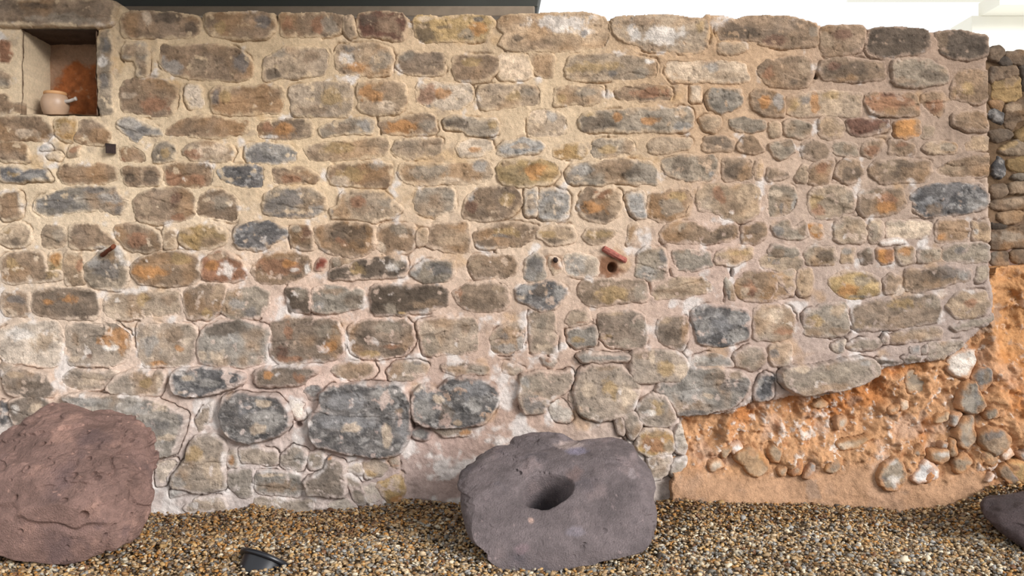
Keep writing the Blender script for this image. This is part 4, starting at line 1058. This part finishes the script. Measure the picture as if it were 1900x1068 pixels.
# grey one with the mortar hole
qb, kb, yb_ = outl([(190,420),(205,370),(300,295),(380,265),(480,225),(560,180),(640,158),(740,160),(840,180),(960,195),(1060,190),(1150,178),(1250,195),(1310,220),(1330,290),(1380,370),(1415,450),(1422,600),(1420,720),(1400,830),(1360,875),(1240,905),(1150,925),(1000,965),(900,995),(780,1020),(640,1012),(560,1015),(450,995),(390,950),(350,880),(270,820),(230,720),(205,600),(195,500)], 800, 760, 3.468, 3.09, 3.68, 805, 1058)
def post_b(V, P, nrm):
    ctr = np.array([qb[:, 0].mean(), yb_ + .02, qb[:, 1].mean()])
    for n, c in (((0.0, -0.72, 0.70), 0.115), ((0.0, -1, 0.05), 0.30)):
        n = np.array(n); n = n / np.linalg.norm(n); d = (V - ctr) @ n - c
        V = V - n * (np.clip(d, 0, None) * 0.8)[:, None]
    V = V + nrm * (0.006 * fbm3(V, 0.12, 4, 15))[:, None]
    # the hollow: find the surface under its centre, then sink a bowl along a steep axis
    d = V[:, 1] + D; sx = V[:, 0] * F / d + 950; sy = 534 - (V[:, 2] - H) * F / d
    k = np.argmin(np.hypot(sx - 1013, sy - 903) + 1000 * (P[:, 1] > 0)); c0 = V[k].copy()
    ax = np.array([0.0, 0.70, -0.72]); ax /= np.linalg.norm(ax)
    e1 = np.array([1.0, 0, 0]); e2 = np.cross(ax, e1)
    q = V - c0; u = q @ e1; w_ = q @ e2; u = u + 0.25 * w_
    rr = np.hypot(u / 0.112, w_ / 0.090) + 0.05 * fbm3(V, 0.08, 3, 2)
    prof = (1 - ss(0.42, 1.0, rr)) * (P[:, 1] < 0.3)
    V = V + ax * (0.19 * prof)[:, None] + np.array([0, 0, -1.0]) * (0.03 * prof)[:, None]
    lip = (1 - ss(0.8, 1.9, rr)) * (P[:, 1] < 0.3); V = V + ax * (0.012 * lip)[:, None]
    # shallow groove running to the upper rim
    d = V[:, 1] + D; sx = V[:, 0] * F / d + 950; sy = 534 - (V[:, 2] - H) * F / d
    g = np.exp(-((sy - (862 - 0.12 * (sx - 1100))) / 6) ** 2) * ss(1080, 1110, sx) * (1 - ss(1170, 1200, sx)) * (P[:, 1] < 0)
    V = V - nrm * (0.010 * g)[:, None]
    g = np.exp(-((sy - (822 + 8 * np.sin(sx / 30))) / 7) ** 2) * ss(880, 910, sx) * (1 - ss(1040, 1080, sx)) * (P[:, 1] < 0.2)
    V = V - nrm * (0.012 * g)[:, None]
    V = V - nrm * (0.004 * ss(0.8, 1.1, fbm3(V, 0.018, 2, 9)))[:, None]
    for (x, y, r_) in [(962, 877, .014), (957, 872, .01), (1122, 985, .012), (1080, 1018, .014), (1085, 1010, .01), (1139, 1006, .006), (1152, 972, .008), (1104, 890, .009), (1165, 975, .006), (1150, 950, .006), (1000, 875, .008), (1008, 876, .008)]:
        k = np.argmin(np.hypot(sx - x, sy - y) + 1000 * (P[:, 1] > 0)); V = pits(V, nrm, [(V[k].copy(), r_, r_ * 1.1)])
    return V
_pb = paint_lava((126, 114, 114), (158, 140, 138), (98, 92, 98), 0.6)
def paint_b(V, P, V0):
    c = _pb(V, P, V0); d = V[:, 1] + D; sx = V[:, 0] * F / d + 950; sy = 534 - (V[:, 2] - H) * F / d
    for (x, y, rx, ry, cc, k) in [(1055, 826, 26, 10, (196, 176, 168), .8), (1068, 836, 22, 8, (150, 142, 160), .7), (1172, 878, 8, 14, (178, 164, 164), .7), (985, 965, 5, 5, (215, 180, 165), .9), (970, 1018, 16, 12, (158, 134, 138), .6), (1068, 985, 18, 14, (150, 142, 150), .6), (1063, 880, 18, 16, (144, 120, 114), .6)]:
        q = np.hypot((sx - x) / rx, (sy - y) / ry) + .35 * fbm3(V, .03, 4, 3); m = (1 - ss(.5, 1.2, q)) * (P[:, 1] < 0.2) * k
        c = c + (lin(cc) - c) * m[:, None]
    return c
bb = lump('boulder', qb, yb_, 0.18, None, M_lava, seed=8, rough=0.013, lean=kb, dens=280, boxy=0.62, rscale=0.16, post=post_b, back=0.24, paint=paint_b)
tag(bb, 'purple-grey basalt boulder with a carved round hollow, standing on gravel against the wall', 'boulder', 'carved and natural boulders')
# dark one at the edge of the bed
qc, kc, yc = outl([(1290,560),(1320,500),(1420,480),(1560,450),(1700,425),(1850,430),(1960,500),(2020,650),(1990,800),(1900,900),(1780,905),(1680,870),(1594,845),(1500,790),(1400,710),(1310,640)], 1500, 800, 3.985, 3.24, 3.58, 905, 1030)
bc = lump('boulder', qc, yc, 0.14, None, M_lava, seed=12, rough=0.014, lean=kc, dens=150, boxy=0.7, rscale=0.22, back=0.2,
          paint=paint_lava((88, 74, 74), (120, 104, 104), (70, 62, 64), 0.5))
tag(bc, 'smooth dark maroon boulder on gravel in front of the orange earth bank', 'boulder', 'carved and natural boulders')

# ---------------------------------------------------------------- clay jug in the niche
def lathe(name, prof, mat, seg=64, parent=None, loc=(0, 0, 0), wob=0.0):
    V = []; Fq = []
    for i, (r, z) in enumerate(prof):
        for k in range(seg):
            t = 2 * math.pi * k / seg; rr = r * (1 + wob * math.sin(2 * t + 1) + wob * math.sin(3 * t + z * 30))
            V.append((rr * math.cos(t), rr * math.sin(t), z))
    n = len(prof)
    for i in range(n - 1):
        for k in range(seg): Fq.append((i * seg + k, i * seg + (k + 1) % seg, (i + 1) * seg + (k + 1) % seg, (i + 1) * seg + k))
    V.append((0, 0, prof[0][1])); V.append((0, 0, prof[-1][1])); a = len(V) - 2
    T = [(a, (k + 1) % seg, k) for k in range(seg)] + [(a + 1, (n - 1) * seg + k, (n - 1) * seg + (k + 1) % seg) for k in range(seg)]
    me = bpy.data.meshes.new(name); me.from_pydata(V, [], Fq + T); me.update(); me.materials.append(mat)
    me.polygons.foreach_set('use_smooth', [True] * len(me.polygons))
    o = bpy.data.objects.new(name, me); C.objects.link(o); o.location = loc
    if parent is not None: o.parent = parent
    return o
M_clay = plain_mat('buff_clay', (176, 146, 120), 0.42, 0, 0.10, 25, 0.1)
M_rim = plain_mat('orange_clay', (194, 146, 98), 0.6, 0, 0.12, 25, 0.1)
M_hand = plain_mat('grey_clay', (176, 166, 156), 0.55, 0, 0.12, 40, 0.1)
jy = 0.085
jl = W(102.5, 213.5, jy)
jug = bpy.data.objects.new('clay_jug', None); C.objects.link(jug); jug.location = (jl[0], jy, nz0 + 0.002)
tag(jug, 'small round buff clay jug with a stub handle, standing inside the niche', 'jug')
k_ = 1.0
lathe('body', [(.030,0),(.040,.002),(.047,.015),(.056,.035),(.0615,.058),(.0625,.075),(.059,.092),(.052,.106),(.047,.113),(.0445,.111),(.049,.100),(.055,.085),(.056,.070),(.050,.035),(.035,.012)], M_clay, 64, jug, wob=.006)
lathe('rim', [(.0475,.110),(.0500,.113),(.0505,.121),(.0485,.1255),(.0450,.125),(.0435,.120),(.0445,.110)], M_rim, 64, jug, wob=.006)
hd = bar('handle', [(.052, -.015, .078), (.075, -.02, .079), (.100, -.024, .086), (.112, -.026, .090)], [.011, .0085, .008, .010], M_hand, 16, 0.02, 5, 'pale grey stub handle', jug)
for p in hd.data.polygons: p.use_smooth = True

# ---------------------------------------------------------------- black garden uplight half sunk in the gravel
M_blk = plain_mat('black_plastic', (26, 27, 32), 0.35, 0, 0.15, 20, 0.02)
M_glass = plain_mat('dusty_lens', (70, 74, 78), 0.15, 0, 0.1, 20, 0.02)
lt = bpy.data.objects.new('ground_light', None); C.objects.link(lt)
lp = S(494, 1043, 3.14); lt.location = lp.tolist()
tag(lt, 'black round ground spotlight half sunk in the gravel between the two large boulders', 'spotlight')
lathe('housing', [(.070,-.10),(.078,-.09),(.084,-.04),(.087,-.004),(.088,.0),(.080,.004)], M_blk, 72, lt)
lathe('rim', [(.086,-.002),(.101,-.002),(.104,.004),(.103,.012),(.096,.016),(.080,.014),(.078,.006)], M_blk, 72, lt)
lathe('lens', [(.079,.007),(.060,.010),(.03,.012),(.004,.0125)], M_glass, 48, lt)
# its face looks up and back at the wall, rolled to the right
nd = Vector((0.33, 0.55, 0.88)).normalized()
lt.rotation_euler = nd.to_track_quat('Z', 'Y').to_euler()

# ---------------------------------------------------------------- what shows over the wall: roof beam and white room beyond
def box(name, x0, x1, y0, y1, z0, z1, mat, parent=None, shear=0.0):
    V = [(x, y, z) for x in (x0, x1) for y in (y0, y1) for z in (z0, z1)]
    V = [(x + (shear * (z - z0) if x == x1 else 0), y, z) for x, y, z in V]
    Fq = [(0,1,3,2),(4,6,7,5),(0,4,5,1),(2,3,7,6),(0,2,6,4),(1,5,7,3)]
    me = bpy.data.meshes.new(name); me.from_pydata(V, [], Fq); me.update(); me.materials.append(mat)
    o = bpy.data.objects.new(name, me); C.objects.link(o)
    if parent is not None: o.parent = parent
    md = o.modifiers.new('edge', 'BEVEL'); md.width = 0.006; md.segments = 2
    return o
M_beam = plain_mat('dark_painted_steel', (44, 45, 38), 0.6, 0, 0.12, 6, 0.05)
M_lip = plain_mat('beam_flange_lit', (122, 108, 92), 0.8, 0, 0.12, 20, 0.1)  # bottom edge of the beam catching light, painted as a lighter colour
M_white = plain_mat('white_plaster', (248, 245, 232), 0.9, 0, 0.02, 3, 0.02)
dB = D + 0.55
o = box('beam', px2x(-200, dB), px2x(998, dB), 0.55, 0.85, px2z(13, dB), px2z(-160, dB), M_beam, shear=0.20)
tag(o, 'dark painted roof beam running above the wall top', kind='structure')
o2 = box('flange', px2x(-200, dB), px2x(992, dB), 0.53, 0.90, px2z(32, dB), px2z(13, dB), M_lip, o)
# unseen roof slab, implied by the beam, added and sized to cut sky light: it covers the left part of the bed and ends above the middle of the wall
o = box('ceiling', -7.0, 0.30, -1.6, 1.4, 2.95, 3.1, M_beam); tag(o, kind='structure')
# white room beyond: ceiling and a projecting block of wall
dW = 9.0
o = box('ceiling', px2x(1575, dW), px2x(2600, dW), 3.4, 5.06, px2z(1, dW), px2z(-60, dW), M_white); tag(o, kind='structure')
o = box('wall_far', px2x(1803, 8.2), px2x(2700, 8.2), 4.2, 4.6, -0.2, px2z(29, 8.2), M_white); tag(o, kind='structure')
box('overhang', 4.46, 9.0, 3.89, 4.25, 3.588, 3.72, M_white, o)
